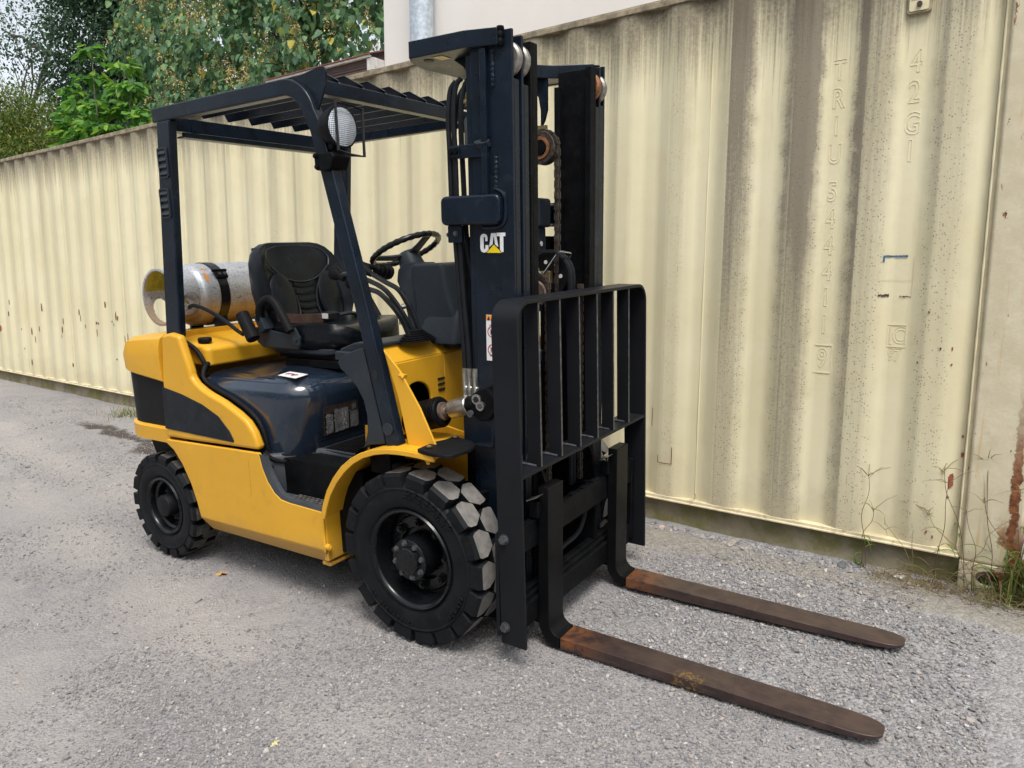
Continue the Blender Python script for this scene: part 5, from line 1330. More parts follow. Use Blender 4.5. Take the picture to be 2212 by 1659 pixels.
# ================================================================== WHEELS
def wheel(c, RT, w, rrim, lugs, style, sgn, texts, matt):
    """c = wheel centre, outer face towards sgn*y"""
    cx, cz = c
    y0 = sgn * .5650 if RT > .3 else sgn * .552      # outer face
    Y = lambda a: y0 - sgn * a                       # depth behind the outer face
    def lathe(m, prof, n=48): 
        m.lathe([(r, Y(a)) for r, a in prof], (cx, 0, cz), 'y', n)
    rs = RT - (.042 if RT > .3 else .031)
    m = MB(); lathe(m, [(rrim - .012, .030), (rrim + .004, .014), (rrim + .018, .006), (rrim + (rs - rrim) * .45, .000), (rs - .024, .003), (rs - .021, .0005), (rs - .017, .0005), (rs - .014, .004), (rs - .006, .008), (rs, .014), (rs + .003, .022), (rs + .003, w - .022), (rs, w - .014), (rs - .02, w - .003), (rrim + .02, w - .004), (rrim - .012, w - .03)], 72)
    mats = [M['sidewall'], matt]
    # tread blocks
    n = lugs
    for k in range(n):
        for row in (0, 1):
            t0 = 2 * PI * (k + .5 * row) / n; pt = 2 * PI / n
            if style == 'block':
                pol = [(-.37, .0), (.37, .0), (.43, .13), (.46, .30), (.225, .52), (-.225, .52), (-.46, .30), (-.43, .13)]
            else:
                pol = [(-.34, .0), (.34, .0), (.32, .30), (.30, .56), (-.30, .56), (-.32, .30)]
            lo, mid, hi = [], [], []
            for (a, b) in pol:
                bb = b * w if row == 0 else w - b * w
                s_lo = 1.10; 
                def pt3(r, aa, dd): return (cx + r * math.cos(t0 + aa * pt), Y(dd), cz + r * math.sin(t0 + aa * pt))
                out = .0
                edge_in = .012 if b == 0 else 0
                bb_hi = bb + (edge_in if row == 0 else -edge_in)
                lo.append(pt3(rs - (.010 if b == 0 else 0), a * s_lo, bb + (.004 if row == 0 else -.004) * (b == 0))); mid.append(pt3(RT - .011, a * 1.0, bb)); hi.append(pt3(RT, a * .93, bb_hi))
            m.mi = 0; m.loft([lo, mid], cap=False)
            m.mi = 0; m.loft([mid, hi], cap=False)
            m.mi = 1
            b0 = len(m.v); m.add(hi, [tuple(range(len(hi)))])
    if style == 'bar':      # centre rib joining the bars
        m.mi = 1; lathe(m, [(RT - .012, w * .40), (RT - .002, w * .42), (RT - .002, w * .58), (RT - .012, w * .60)], 72)
    return m, mats, lathe, Y
wheel_parts = {}
def build_front(sgn):
    rrim = .192
    m, mats, lathe, Y = wheel((0, .333), .333, .178, rrim, 18, 'block', sgn, None, M['tread'])
    tag_ = 'front_wheel'
    rim = MB(); rim.lathe([(r, Y(a)) for r, a in [(rrim - .002, .022), (rrim + .003, .010), (rrim - .002, .003), (rrim - .012, .008), (rrim - .018, .020), (rrim - .020, .050), (rrim - .028, .066), (rrim - .031, .100), (.04, .102)]], (0, 0, .333), 'y', 56)
    W_ = P(rim, tag_, 'rim', sharp=40)
    ty = P(m, 'tyre', mats, parent=W_, sharp=32, bevel=0)
    h = MB(); h.lathe([(r, Y(a)) for r, a in [(.150, .100), (.150, .088), (.144, .082), (.105, .080)]], (0, 0, .333), 'y', 40); P(h, 'wheel_disc', 'rim', parent=W_, sharp=40)
    h = MB(); h.lathe([(r, Y(a)) for r, a in [(.084, .10), (.082, .030), (.079, .022), (.079, .008), (.077, .006), (.052, .006), (.050, -.006), (.046, -.009), (.001, -.010)]], (0, 0, .333), 'y', 40); P(h, 'wheel_hub', 'rim', parent=W_, sharp=35)
    proto = None
    for k in range(8):
        t = 2 * PI * (k + .3) / 8; q = (.0655 * math.cos(t), Y(.006), .333 + .0655 * math.sin(t))
        b = MB(); b.hexbolt(q, (0, sgn, 0), .0088, .010); P(b, 'hub_bolt', 'bolt', parent=W_)
    for k in range(8):
        t = 2 * PI * (k + .05) / 8; q = (.122 * math.cos(t), Y(.080), .333 + .122 * math.sin(t))
        b = MB(); b.hexbolt(q, (0, sgn, 0), .0155, .018); b.tube([(q[0], q[1], q[2]), (q[0], q[1] + sgn * .026, q[2])], .008, 10); P(b, 'wheel_nut', 'rim', parent=W_)
    def arc_text(s, r, a_mid, size, dep, step):
        n = len(s)
        for i, ch in enumerate(s):
            if ch == ' ': continue
            a = R(a_mid - (i - (n - 1) / 2) * step) if True else 0
            vs, fs = text_mesh(ch, size, .0)
            mm = MB()
            ca, sa = math.cos(a - PI / 2), math.sin(a - PI / 2)
            out_ = []
            for v in vs:
                u_, w_ = v[0] * 1.15, v[1]
                px = u_ * ca - w_ * sa; pz = u_ * sa + w_ * ca
                out_.append((r * math.cos(a) + px, Y(-.0012), .333 + r * math.sin(a) + pz))
            mm.add(out_, fs)
            o = mm.build('tyre_letter', M['sidewall'], W_)
            s_ = o.modifiers.new('thick', 'SOLIDIFY'); s_.thickness = .0055; s_.offset = 0
    if sgn < 0:
        arc_text('GS-SOLID', .268, 62, .026, 0, 6.6); arc_text('PERFORMANCE SERIES', .243, 66, .0135, 0, 2.9)
        arc_text('7.00-12/5.00', .250, 244, .022, 0, 4.2); arc_text('PLN026', .258, -32, .022, 0, 4.6)
    return W_
wf = build_front(-1); wf2 = build_front(1)
def build_rear(sgn):
    rrim = .143; RT = .262
    m, mats, lathe, Y = wheel((-1.602, .262), RT, .150, rrim, 18, 'bar', sgn, None, M['tread_old'])
    rim = MB(); rim.lathe([(r, Y(a)) for r, a in [(rrim - .002, .020), (rrim + .003, .010), (rrim - .003, .002), (rrim - .012, .006), (rrim - .017, .016), (rrim - .020, .040), (rrim - .030, .048), (rrim - .036, .085), (.03, .088)]], (-1.602, 0, .262), 'y', 48)
    W_ = P(rim, 'rear_wheel', 'rim', sharp=40)
    P(m, 'tyre', mats, parent=W_, sharp=32)
    h = MB(); h.lathe([(r, Y(a)) for r, a in [(.056, .088), (.054, .010), (.051, .004), (.048, .002), (.001, .001)]], (-1.602, 0, .262), 'y', 32); P(h, 'wheel_hub', 'matt', parent=W_, sharp=35)
    for k in range(6):
        t = 2 * PI * (k + .4) / 6; q = (-1.602 + .082 * math.cos(t), Y(.086), .262 + .082 * math.sin(t))
        b = MB(); b.hexbolt(q, (0, sgn, 0), .010, .014); b.tube([q, (q[0], q[1] + sgn * .022, q[2])], .005, 8); P(b, 'wheel_nut', 'bolt', parent=W_)
    return W_
wr = build_rear(-1); wr2 = build_rear(1)

# ================================================================== PROPANE TANK on its cradle
TC = FM @ Matrix.Translation((-1.640, 0, 1.272))
m = MB()
prof = [(.001, .395), (.06, .390), (.11, .372), (.140, .345), (.1535, .31), (.155, .29), (.155, -.235), (.1535, -.255), (.147, -.272), (.132, -.285), (.10, -.298), (.05, -.306), (.001, -.308)]
m.lathe([(r, a) for r, a in prof], (0, 0, 0), 'y', 56)
m.lathe([(.1555, .04), (.1572, .045), (.1572, .052), (.1555, .057)], (0, 0, 0), 'y', 56)
tank = m.build('propane_tank', M['tank'], sharp=40)
tank.matrix_world = TC
tag(tank, 'scuffed aluminium gas tank strapped crosswise behind the forklift seat', 'gas tank')
m = MB(); n = 128
def collar_r(y): return .1345 if y > -.415 else .1375
rows = list(np.linspace(-.286, -.400, 26)) + [-.405, -.412, -.420]
keep = lambda k, y: not any((abs((((k + .5) / n * 360 - c + 180) % 360) - 180) / hw) ** 2.6 + (abs(y + .338) / .047) ** 2.6 < 1 for c, hw in ((228, 42), (-18, 26), (120, 18)))
vs = []; fs = []
for sh_, rr in ((0, .1345), (1, .1300)):
    for y in rows:
        ext = .004 if y < -.405 else 0
        for k in range(n):
            t = 2 * PI * k / n; r_ = rr + (ext if sh_ == 0 else -.002 * (y < -.405)); vs.append((r_ * math.cos(t), y, r_ * math.sin(t)))
NR = len(rows)
for sh_ in (0, 1):
    for i in range(NR - 1):
        ym = (rows[i] + rows[i + 1]) / 2
        for k in range(n):
            if keep(k, ym):
                a = sh_ * NR * n + i * n + k; b = sh_ * NR * n + i * n + (k + 1) % n; fs.append((a, b, b + n, a + n))
for k in range(n):
    a = (NR - 1) * n + k; b = (NR - 1) * n + (k + 1) % n; fs.append((a, b, b + NR * n, a + NR * n))
m.add(vs, fs); m.build('tank_collar', M['tank'], tank, sharp=40)
m = MB(); m.tube([(.131 * math.cos(R(t)), -.395, .131 * math.sin(R(t))) for t in np.linspace(95, 165, 10)], .001, 4)
m.loft([[(.1292 * math.cos(R(t)), y, .1292 * math.sin(R(t))) for t in np.linspace(100, 168, 12)] for y in (-.407, -.30)], cap=False, closed=False); m.build('collar_paint', M['yellowin'], tank)
m = MB(); m.tube([(0, -.29, .0), (0, -.33, 0)], .025, 12); m.tube([(.02, -.325, 0), (.07, -.335, -.02), (.118, -.345, -.045)], .012, 10); m.build('tank_valve', M['brass'], tank)
for a0, a1 in ((26, 44), (52, 58)):
    m = MB(); m.loft([[(.1562 * math.cos(R(t)), y + .012 * (1 if a0 > 50 else 0), .1562 * math.sin(R(t))) for t in np.linspace(a0, a1, 6)] for y in (-.245, -.228)], cap=False, closed=False); m.build('orange_mark', M['orange'], tank)
m = MB()
for y0 in (-.185, .245):
    m.lathe([(.156, y0), (.1595, y0 + .001), (.1595, y0 + .052), (.156, y0 + .053)], (-1.640, 0, 1.272), 'y', 56)
strap = P(m, 'tank_strap', 'glossblack', sharp=40)
m = MB(); M30 = Matrix.Translation((-1.640, 0, 1.272)) @ Matrix.Rotation(R(-36), 4, 'Y')
m.box(.157, .171, -.192, -.125, -.018, .018, M30); m.tube([M30 @ Vector((.167, -.20, .024)), M30 @ Vector((.167, -.118, .024))], .008, 8); P(m, 'strap_hinge', 'black_old', parent=strap, bevel=.003)
m = MB()
for y in (-.172, -.145): m.tube([M30 @ Vector((.171, y, 0)), M30 @ Vector((.178, y, 0))], .009, 6)
P(m, 'hinge_bolt', 'bolt', parent=strap)
for y0 in (-.20, .24):
    m = MB()
    m.box(-1.755, -1.735, y0, y0 + .07, 1.085, 1.17); m.box(-1.545, -1.525, y0, y0 + .07, 1.085, 1.16); m.box(-1.76, -1.50, y0 - .01, y0 + .08, 1.086, 1.096)
    P(m, 'tank_cradle', 'black', bevel=.003)
m = MB(); m.tube([(-1.515, -.352, 1.222), (-1.49, -.36, 1.225), (-1.45, -.365, 1.232), (-1.39, -.36, 1.222), (-1.32, -.35, 1.195), (-1.24, -.335, 1.150), (-1.19, -.33, 1.12), (-1.15, -.325, 1.10)], .0095, 8, smooth_path=5); gh = P(m, 'gas_hose', 'hose')
m = MB(); m.tube([(-1.535, -.35, 1.218), (-1.49, -.36, 1.226)], [.013, .015], 8); P(m, 'hose_ferrule', 'steel', parent=gh)

# ================================================================== BUILDING BEHIND
BMx = Matrix.Translation((-4.49, 4.20, -.085)) @ Matrix.Rotation(CYAW, 4, 'Z')
bld = empty('white_building', mat=BMx)
tag(bld, 'plain white building wall with a low brown eave rising behind the container', 'building')
m = MB(); m.box(0.0, 14.0, 0.0, 5.0, -.6, 8.6); m.build('wall', M['cream_wall'], bld, bevel=.01)
m = MB(); m.box(-2.0, -.001, .55, 4.8, -.6, 3.86); m.build('lower_wall', M['cream_wall'], bld)
m = MB(); m.prism([(-.16, 3.835), (.56, 3.835), (.56, 3.97), (-.14, 3.97)], 'x', -2.0, -.115); ev = m.build('eave', M['soffit'], bld, bevel=.004)
m = MB()
for k in range(3): m.box(-2.0, -.116, -.1645 + .0005 * k, -.158, 3.862 + k * .034, 3.868 + k * .034)
m.build('gutter_groove', M['inkblack'], ev)
m = MB(); m.box(-.114, -.004, -.17, .56, 3.83, 3.965); m.build('eave_end', M['drip'], ev, bevel=.003)
m = MB(); m.box(-2.05, -.06, -.185, -.145, 3.972, 3.998); m.build('drip_edge', M['drip'], ev)
m = MB(); m.prism([(-.20, 4.000), (-.20, 4.012), (2.4, 4.95), (2.4, 4.90)], 'x', -2.05, -.03); m.build('roof', M['shingle'], bld)
m = MB(); m.tube([(0, 0, 2.0), (0, 0, 7.6)], .131, 32); m.lathe([(.131, 4.42), (.1345, 4.423), (.1345, 4.445), (.131, 4.448)], (0, 0, 0), 'z', 32)
pp = m.build('metal_flue_pipe', M['galv']); pp.location = (-3.747, 4.0, 0)
tag(pp, 'grey galvanised round pipe standing in front of the white building wall', 'pipe')
m = MB(); m.box(-.2, .2, -.2, .2, -.3, 2.0); m.build('pipe_base', M['concrete'], pp)

# ================================================================== TREES
LEAF = {
    'ovate': np.array([(0, 0, 0), (.30, .26, .05), (.68, .22, .03), (1, 0, -.10), (.68, -.22, .03), (.30, -.26, .05)]),
    'heart': np.array([(0, 0, 0), (.14, .38, .06), (.58, .30, .03), (1, 0, -.16), (.58, -.30, .03), (.14, -.38, .06)]),
    'narrow': np.array([(0, 0, 0), (.30, .15, .03), (.68, .13, .02), (1, 0, -.08), (.68, -.13, .02), (.30, -.15, .03)]),
}
def unit(v): return v / np.maximum(1e-9, np.linalg.norm(v, axis=1, keepdims=True))
def leaf_frames(pos, out, droop, spread, r):
    n = len(pos)
    ax = unit(out * .8 + r.normal(0, spread, (n, 3)) + np.array([0, 0, -droop]))
    up = unit(np.array([0, 0, 1.0]) + out * .5 + r.normal(0, .35, (n, 3)))
    sd = unit(np.cross(up, ax)); nn = np.cross(ax, sd)
    return ax, sd, nn
def leaf_mesh(name, pos, out, size, mats, shape, droop, spread, r, parent, kind='stuff'):
    n = len(pos); L = LEAF[shape]
    ax, sd, nn = leaf_frames(pos, out, droop, spread, r)
    sz = size * r.uniform(.65, 1.25, n)
    V = pos[:, None, :] + sz[:, None, None] * (L[None, :, 0:1] * ax[:, None, :] + L[None, :, 1:2] * sd[:, None, :] + L[None, :, 2:3] * nn[:, None, :])
    base = (np.arange(n) * 6)[:, None]
    F = np.concatenate([base + np.array([[0, 1, 2, 3]]), base + np.array([[0, 3, 4, 5]])], 1).reshape(-1, 4)
    me = np_mesh(name, V.reshape(-1, 3), F, mats, smooth=False)
    pw_ = np.array([.46, .32, .19, .03])[:len(mats)]; mi = r.choice(len(mats), n, p=pw_ / pw_.sum()).astype(np.int32)
    me.polygons.foreach_set('material_index', np.repeat(mi, 2))
    o = bpy.data.objects.new(name, me); col.objects.link(o); o.parent = parent
    if kind: o['kind'] = kind
    return o
def crown_points(ells, nclump, per, spread, r, shell=.55):
    vol = np.array([e[3] * e[4] * e[5] for e in ells]); pr = vol / vol.sum()
    pick = r.choice(len(ells), nclump, p=pr); E = np.array(ells)[pick]
    d = unit(r.normal(0, 1, (nclump, 3))); rad = shell + (1 - shell) * r.random(nclump) ** .6
    rad *= 1 + .18 * np.sin(d[:, 0] * 7 + d[:, 2] * 5) 
    c = E[:, :3] + d * E[:, 3:6] * rad[:, None]
    P_ = np.repeat(c, per, 0) + r.normal(0, spread, (nclump * per, 3)) * np.array([1, 1, .75])
    O_ = unit(np.repeat(d, per, 0) * .6 + unit(P_ - np.repeat(c, per, 0)))
    return P_, O_, c, d
def limb(m, a, b, r0, r1, wob, r, n=7):
    a, b = np.array(a, float), np.array(b, float); pts = []
    for k in range(n + 1):
        t = k / n; q = a * (1 - t) + b * t; q = q + r.normal(0, wob, 3) * math.sin(PI * t); pts.append(tuple(q))
    m.tube(pts, [r0, r1], 8); return pts
def tree(name, label, cat, base, ells, nclump, per, spread, size, mats, shape, droop, lspread, seed, bark, height_frac=.5, shell=.55, tr=.16, nlimb=9, group=None):
    r = np.random.default_rng(seed)
    t = empty(name, loc=(0, 0, 0)); tag(t, label, cat, group)
    P_, O_, c, d = crown_points(ells, nclump, per, spread, r, shell)
    top = np.mean(np.array(ells)[:, :3], 0)
    m = MB(); limb(m, base, (top[0], top[1], top[2]), tr, tr * .45, .06, r, 9); m.build('trunk', M[bark], t)
    idx = r.choice(len(c), nlimb, replace=False)
    for k in idx:
        m = MB(); s_ = np.array(base) * .45 + top * .55; s_ = s_ + (top - s_) * r.uniform(0, .8)
        limb(m, s_, c[k], tr * .35, tr * .06, .12, r); m.build('branch', M[bark], t)
    leaf_mesh('crown', P_, O_, size, mats, shape, droop, lspread, r, t)
    return t, c, d, r
G = {
 'golden': [leafmat('flowering_tree_leaf', (0.106, 0.212, 0.106), (0.156, 0.283, 0.135)), leafmat('flowering_tree_leaf_b', (0.170, 0.312, 0.127), (0.212, 0.354, 0.142)), leafmat('flowering_tree_leaf_c', (0.078, 0.163, 0.099), (0.106, 0.212, 0.120)), leafmat('flowering_tree_leaf_yellow', (0.510, 0.453, 0.071), (0.595, 0.510, 0.085))],
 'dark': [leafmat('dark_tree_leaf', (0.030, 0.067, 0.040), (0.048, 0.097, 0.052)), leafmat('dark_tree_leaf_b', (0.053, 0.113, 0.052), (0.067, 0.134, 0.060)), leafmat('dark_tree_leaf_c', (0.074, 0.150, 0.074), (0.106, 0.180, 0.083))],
 'bright': [leafmat('broad_leaf', (0.106, 0.276, 0.036), (0.162, 0.356, 0.049)), leafmat('broad_leaf_b', (0.065, 0.186, 0.036), (0.097, 0.244, 0.049)), leafmat('broad_leaf_c', (0.244, 0.421, 0.049), (0.308, 0.470, 0.056))],
 'olive': [leafmat('shrub_leaf', (0.102, 0.164, 0.028), (0.156, 0.218, 0.037)), leafmat('shrub_leaf_b', (0.070, 0.133, 0.031), (0.102, 0.172, 0.035)), leafmat('shrub_leaf_c', (0.250, 0.250, 0.047), (0.312, 0.281, 0.047))],
 'pale': [leafmat('pale_leaf', (0.119, 0.172, 0.079), (0.172, 0.224, 0.106)), leafmat('pale_leaf_b', (0.092, 0.139, 0.079), (0.119, 0.172, 0.092))],
}
podm = [simple('tan_seed_pod', (0.62, 0.52, 0.22), 0.7, var=.3, vs=2.0), simple('rosy_seed_pod', (0.64, 0.46, 0.25), 0.7, var=.3, vs=2.0), simple('ochre_seed_pod', (0.54, 0.50, 0.18), 0.7, var=.3, vs=2.0)]

tg, cg, dg, rg = tree('flowering_tree', 'green tree covered in upright tan and orange seed clusters behind the brown eave', 'tree', (-13.3, 9.6, .2),
    [(-13.6, 9.6, 6.6, 2.3, 1.7, 2.1), (-16.8, 10.0, 7.4, 1.9, 1.6, 2.3), (-10.6, 9.4, 6.3, 2.0, 1.6, 2.0), (-14.8, 9.2, 5.0, 2.4, 1.3, 1.3), (-12.2, 9.8, 8.3, 2.6, 1.6, 1.3), (-11.8, 9.0, 4.6, 2.2, 1.2, 1.1), (-8.6, 9.4, 6.6, 1.4, 1.2, 1.6)],
    1750, 12, .15, .165, G['golden'], 'heart', 1.25, .38, 11, 'bark', shell=.75, tr=.2, nlimb=16)
# upright seed clusters at the ends of the twigs
vs_ = []; ms_ = []
order = np.argsort(-(dg[:, 2] * .8 - dg[:, 1] * .9 + dg[:, 0] * .5 + rg.normal(0, .35, len(dg))))
tips = cg[order[:800]]
nseed = 0
for q in tips:
    h = rg.uniform(.30, .58); nb = 40
    t = rg.random(nb); rad = (1 - t) * .060 + .006; a = rg.random(nb) * 2 * PI
    vs_.append(q + np.stack([rad * np.cos(a), rad * np.sin(a), t * h + .12], 1))
vs_ = np.concatenate(vs_)
leaf_mesh('seed_cluster', vs_, unit(rg.normal(0, 1, (len(vs_), 3)) + np.array([0, 0, .5])), .050, podm, 'ovate', .0, .7, rg, tg)

tree('ivy_covered_tree', 'tall dark tree draped in ivy with a bare limb reaching left against the sky', 'tree', (-23.2, 11.4, 0),
    [(-23.3, 11.2, 9.0, 1.7, 1.7, 3.4), (-22.0, 11.4, 6.8, 1.6, 1.4, 2.4), (-23.6, 11.0, 6.4, 1.5, 1.4, 2.0), (-22.4, 11.5, 11.0, 2.2, 1.5, 1.6), (-20.8, 11.4, 8.6, 1.4, 1.4, 2.4)],
    4200, 9, .22, .150, G['dark'], 'ovate', .6, .5, 12, 'bark', shell=.4, tr=.28, nlimb=10)
t2, c2, d2, r2 = tree('sparse_tree', 'dark thin leaved tree with open twigs against the pale sky at upper left', 'tree', (-33, 10.5, 0),
    [(-26.2, 11.2, 9.4, 2.6, 1.5, 1.3), (-28.5, 11.0, 10.0, 2.4, 1.5, 1.6), (-24.2, 11.4, 9.9, 1.8, 1.3, 1.2)],
    260, 9, .28, .125, G['dark'], 'ovate', .5, .5, 13, 'bark', shell=.3, tr=.10, nlimb=14)
m = MB(); limb(m, (-23.4, 11.3, 7.9), (-29.0, 10.8, 10.2), .12, .03, .1, r2, 10); m.build('branch', M['bark'], t2)
tree('pale_tree', 'hazy pale green tree far behind the olive shrub at the left edge', 'tree', (-40, 17.5, 0),
    [(-39.5, 17.2, 8.8, 3.4, 2.4, 2.0), (-37.0, 17.8, 8.2, 2.6, 2.0, 2.6), (-42.5, 17.0, 8.0, 2.8, 2.2, 2.2)],
    750, 9, .38, .15, G['pale'], 'narrow', .5, .6, 14, 'palebark', shell=.4, tr=.2, nlimb=12)
tree('olive_shrub', 'bushy yellowish green shrub beyond the container at the left edge', 'shrub', (-18.6, 6.3, 0),
    [(-18.3, 6.3, 4.5, 1.35, 1.2, 1.35), (-19.4, 6.2, 5.1, 1.1, 1.1, 1.0), (-17.3, 6.2, 3.7, 1.3, 1.0, 1.0), (-20.5, 6.4, 4.5, 1.3, 1.2, 1.3)],
    3300, 9, .17, .105, G['olive'], 'narrow', .4, .5, 15, 'bark', shell=.45, tr=.09, nlimb=12)
# broad-leaved young tree: flat tiers of big leaves on pale stems
rc_ = np.random.default_rng(16)
tb = empty('broad_leaved_tree'); tag(tb, 'bright green young tree with big heart shaped leaves in flat tiers beyond the container', 'tree')
stems = [((-14.9, 6.4, 0), (-14.8, 6.3, 6.15)), ((-14.9, 6.4, .5), (-13.5, 6.4, 5.3)), ((-14.9, 6.4, .5), (-15.9, 6.4, 5.5)), ((-14.9, 6.4, .5), (-12.9, 6.2, 4.6)), ((-14.9, 6.4, .5), (-14.2, 6.0, 4.9)), ((-14.9, 6.4, .5), (-15.4, 6.1, 4.7)), ((-14.0, 6.4, .3), (-12.5, 6.3, 4.1)), ((-14.9, 6.4, .5), (-14.9, 5.9, 4.1)), ((-14.9, 6.4, .5), (-13.6, 5.9, 4.05)), ((-14.9, 6.4, .5), (-13.9, 6.5, 5.75))]
lp = []; lo_ = []
for a, b in stems:
    m = MB(); pts = limb(m, a, b, .045, .012, .05, rc_, 8); m.build('trunk' if a == stems[0][0] and b == stems[0][1] else 'branch', M['palebark'], tb)
    for lev in range(5):
        t = 1 - lev * .085; q = np.array(a) * (1 - t) + np.array(b) * t
        nl = 40 + lev * 9
        ang = rc_.random(nl) * 2 * PI; rad = rc_.uniform(.05, .24 + lev * .15, nl)
        o_ = np.stack([np.cos(ang), np.sin(ang), np.zeros(nl)], 1)
        lp.append(q + o_ * rad[:, None] + np.array([0, 0, 1]) * (rc_.normal(0, .06, nl) - rad * .25)[:, None]); lo_.append(o_)
lp = np.concatenate(lp); lo_ = np.concatenate(lo_)
perm = rc_.permutation(len(lp)); front = np.argsort((lp @ np.array([.45, -.85, .3]))[perm] * -1)
sel = perm[front]
big, rest = sel[:300], sel[300:]
leaf_mesh('crown', lp[rest], lo_[rest], .20, G['bright'], 'heart', .35, .3, rc_, tb)
protos = []
for mt_ in G['bright']:
    L = LEAF['heart']; me = bpy.data.meshes.new('leaf'); me.from_pydata([tuple(v) for v in L], [], [(0, 1, 2, 3), (0, 3, 4, 5)]); me.materials.append(mt_); protos.append(me)
ax, sd, nn = leaf_frames(lp[big], lo_[big], .35, .3, rc_)
for k in range(len(big)):
    o = bpy.data.objects.new('leaf', protos[rc_.choice(3, p=[.5, .3, .2])]); col.objects.link(o); o.parent = tb
    s_ = .20 * rc_.uniform(.7, 1.2)
    o.matrix_local = Matrix([[ax[k][i] * s_, sd[k][i] * s_, nn[k][i] * s_, lp[big[k]][i]] for i in range(3)] + [[0, 0, 0, 1]])
# low growth that closes the gap under the crowns
ru = np.random.default_rng(17)
P_, O_, c_, d_2 = crown_points([(-15.5, 8.6, 3.2, 3.6, 1.5, 1.7), (-20.5, 9.0, 3.4, 3.6, 1.8, 2.2), (-10.0, 8.8, 3.4, 3.5, 1.2, 1.4), (-26, 9.5, 4.0, 4.0, 2.0, 2.6), (-17.5, 9.6, 5.2, 2.0, 1.4, 1.4), (-32, 11, 4.6, 5.0, 2.2, 2.6)], 2600, 8, .24, ru, .35)
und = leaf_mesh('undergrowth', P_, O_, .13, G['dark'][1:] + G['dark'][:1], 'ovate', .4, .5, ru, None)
tag(und, 'dark tangled undergrowth filling the space below the trees behind the container', 'undergrowth')

# trees across the yard, behind the camera: they are what the glossy hood and the black paint reflect
rw = np.random.default_rng(18)
P_, O_, c_, d_2 = crown_points([(-16 + 8 * k, -17.5 - 1.5 * (k % 2), 4.2 + .8 * (k % 3), 5.0, 2.4, 5.0) for k in range(6)] + [(22, -10, 4.0, 2.5, 5, 4.8), (23, -1, 3.6, 2.5, 5, 4.4), (-26, -9, 4.0, 2.5, 5, 4.6)] + [(-54, -12 + 8 * k, 5.0, 3, 5.5, 5.6) for k in range(4)], 5000, 5, .7, rw, .5)
wd = leaf_mesh('wood', P_, O_, .75, G['dark'], 'ovate', .3, .6, rw, None)
tag(wd, 'dark line of trees round the far side of the yard', 'trees')

# ================================================================== GROUND DETAIL
def scatter(name, xs, ys, size, label, cat, flat=.65, sink=.15):
    n = len(xs); r = np.random.default_rng(len(name))
    z = ground_z(xs, ys) + size * (.5 - sink) * flat
    me = bpy.data.meshes.new(name); me.vertices.add(n)
    me.vertices.foreach_set('co', np.stack([xs, ys, z], 1).astype(np.float32).ravel())
    a = me.attributes.new('rot', 'FLOAT_VECTOR', 'POINT')
    rot = np.stack([r.normal(0, .35, n), r.normal(0, .35, n), r.uniform(0, 6.28, n)], 1); a.data.foreach_set('vector', rot.astype(np.float32).ravel())
    b = me.attributes.new('scl', 'FLOAT_VECTOR', 'POINT')
    sc = np.stack([size * r.uniform(.7, 1.3, n), size * r.uniform(.6, 1.0, n), size * flat * r.uniform(.6, 1.2, n)], 1); b.data.foreach_set('vector', sc.astype(np.float32).ravel())
    o = bpy.data.objects.new(name, me); col.objects.link(o)
    ng = bpy.data.node_groups.new(name, 'GeometryNodeTree')
    ng.interface.new_socket('Geometry', in_out='INPUT', socket_type='NodeSocketGeometry'); ng.interface.new_socket('Geometry', in_out='OUTPUT', socket_type='NodeSocketGeometry')
    N = ng.nodes.new; gi = N('NodeGroupInput'); go = N('NodeGroupOutput')
    ico = N('GeometryNodeMeshIcoSphere'); ico.inputs['Radius'].default_value = .5; ico.inputs['Subdivisions'].default_value = 2
    sp = N('GeometryNodeSetPosition'); nz = N('ShaderNodeTexNoise'); nz.inputs['Scale'].default_value = 1.6; nz.inputs['Detail'].default_value = 1.0
    sub = N('ShaderNodeVectorMath'); sub.operation = 'SUBTRACT'; sub.inputs[1].default_value = (.5, .5, .5)
    mul = N('ShaderNodeVectorMath'); mul.operation = 'SCALE'; mul.inputs['Scale'].default_value = .9
    ng.links.new(nz.outputs['Color'], sub.inputs[0]); ng.links.new(sub.outputs[0], mul.inputs[0]); ng.links.new(mul.outputs[0], sp.inputs['Offset']); ng.links.new(ico.outputs[0], sp.inputs[0])
    sm = N('GeometryNodeSetMaterial'); sm.inputs['Material'].default_value = M['pebble']; ng.links.new(sp.outputs[0], sm.inputs[0])
    ss = N('GeometryNodeSetShadeSmooth'); ss.inputs['Shade Smooth'].default_value = False; ng.links.new(sm.outputs[0], ss.inputs[0])
    iop = N('GeometryNodeInstanceOnPoints'); ng.links.new(gi.outputs[0], iop.inputs['Points']); ng.links.new(ss.outputs[0], iop.inputs['Instance'])
    for nm, sk in (('rot', 'Rotation'), ('scl', 'Scale')):
        na = N('GeometryNodeInputNamedAttribute'); na.data_type = 'FLOAT_VECTOR'; na.inputs['Name'].default_value = nm
        if sk == 'Rotation':
            er = N('FunctionNodeEulerToRotation'); ng.links.new(na.outputs[0], er.inputs[0]); ng.links.new(er.outputs[0], iop.inputs[sk])
        else: ng.links.new(na.outputs[0], iop.inputs[sk])
    ng.links.new(iop.outputs[0], go.inputs[0])
    md = o.modifiers.new('scatter', 'NODES'); md.node_group = ng
    o['kind'] = 'stuff'; o['label'] = label; o['category'] = cat
    return o
rs_ = np.random.default_rng(31)
def sample_ground(n, dmin, dmax, pw):
    th = rs_.uniform(R(88), R(178), n); d = dmin * (dmax / dmin) ** (rs_.random(n) ** pw)
    x = 1.73 + d * np.cos(th); y = -2.54 + d * np.sin(th); k = (y < wall_line(x) - .02) & (x < 3.2) & (y > -2.4)
    return x[k], y[k]
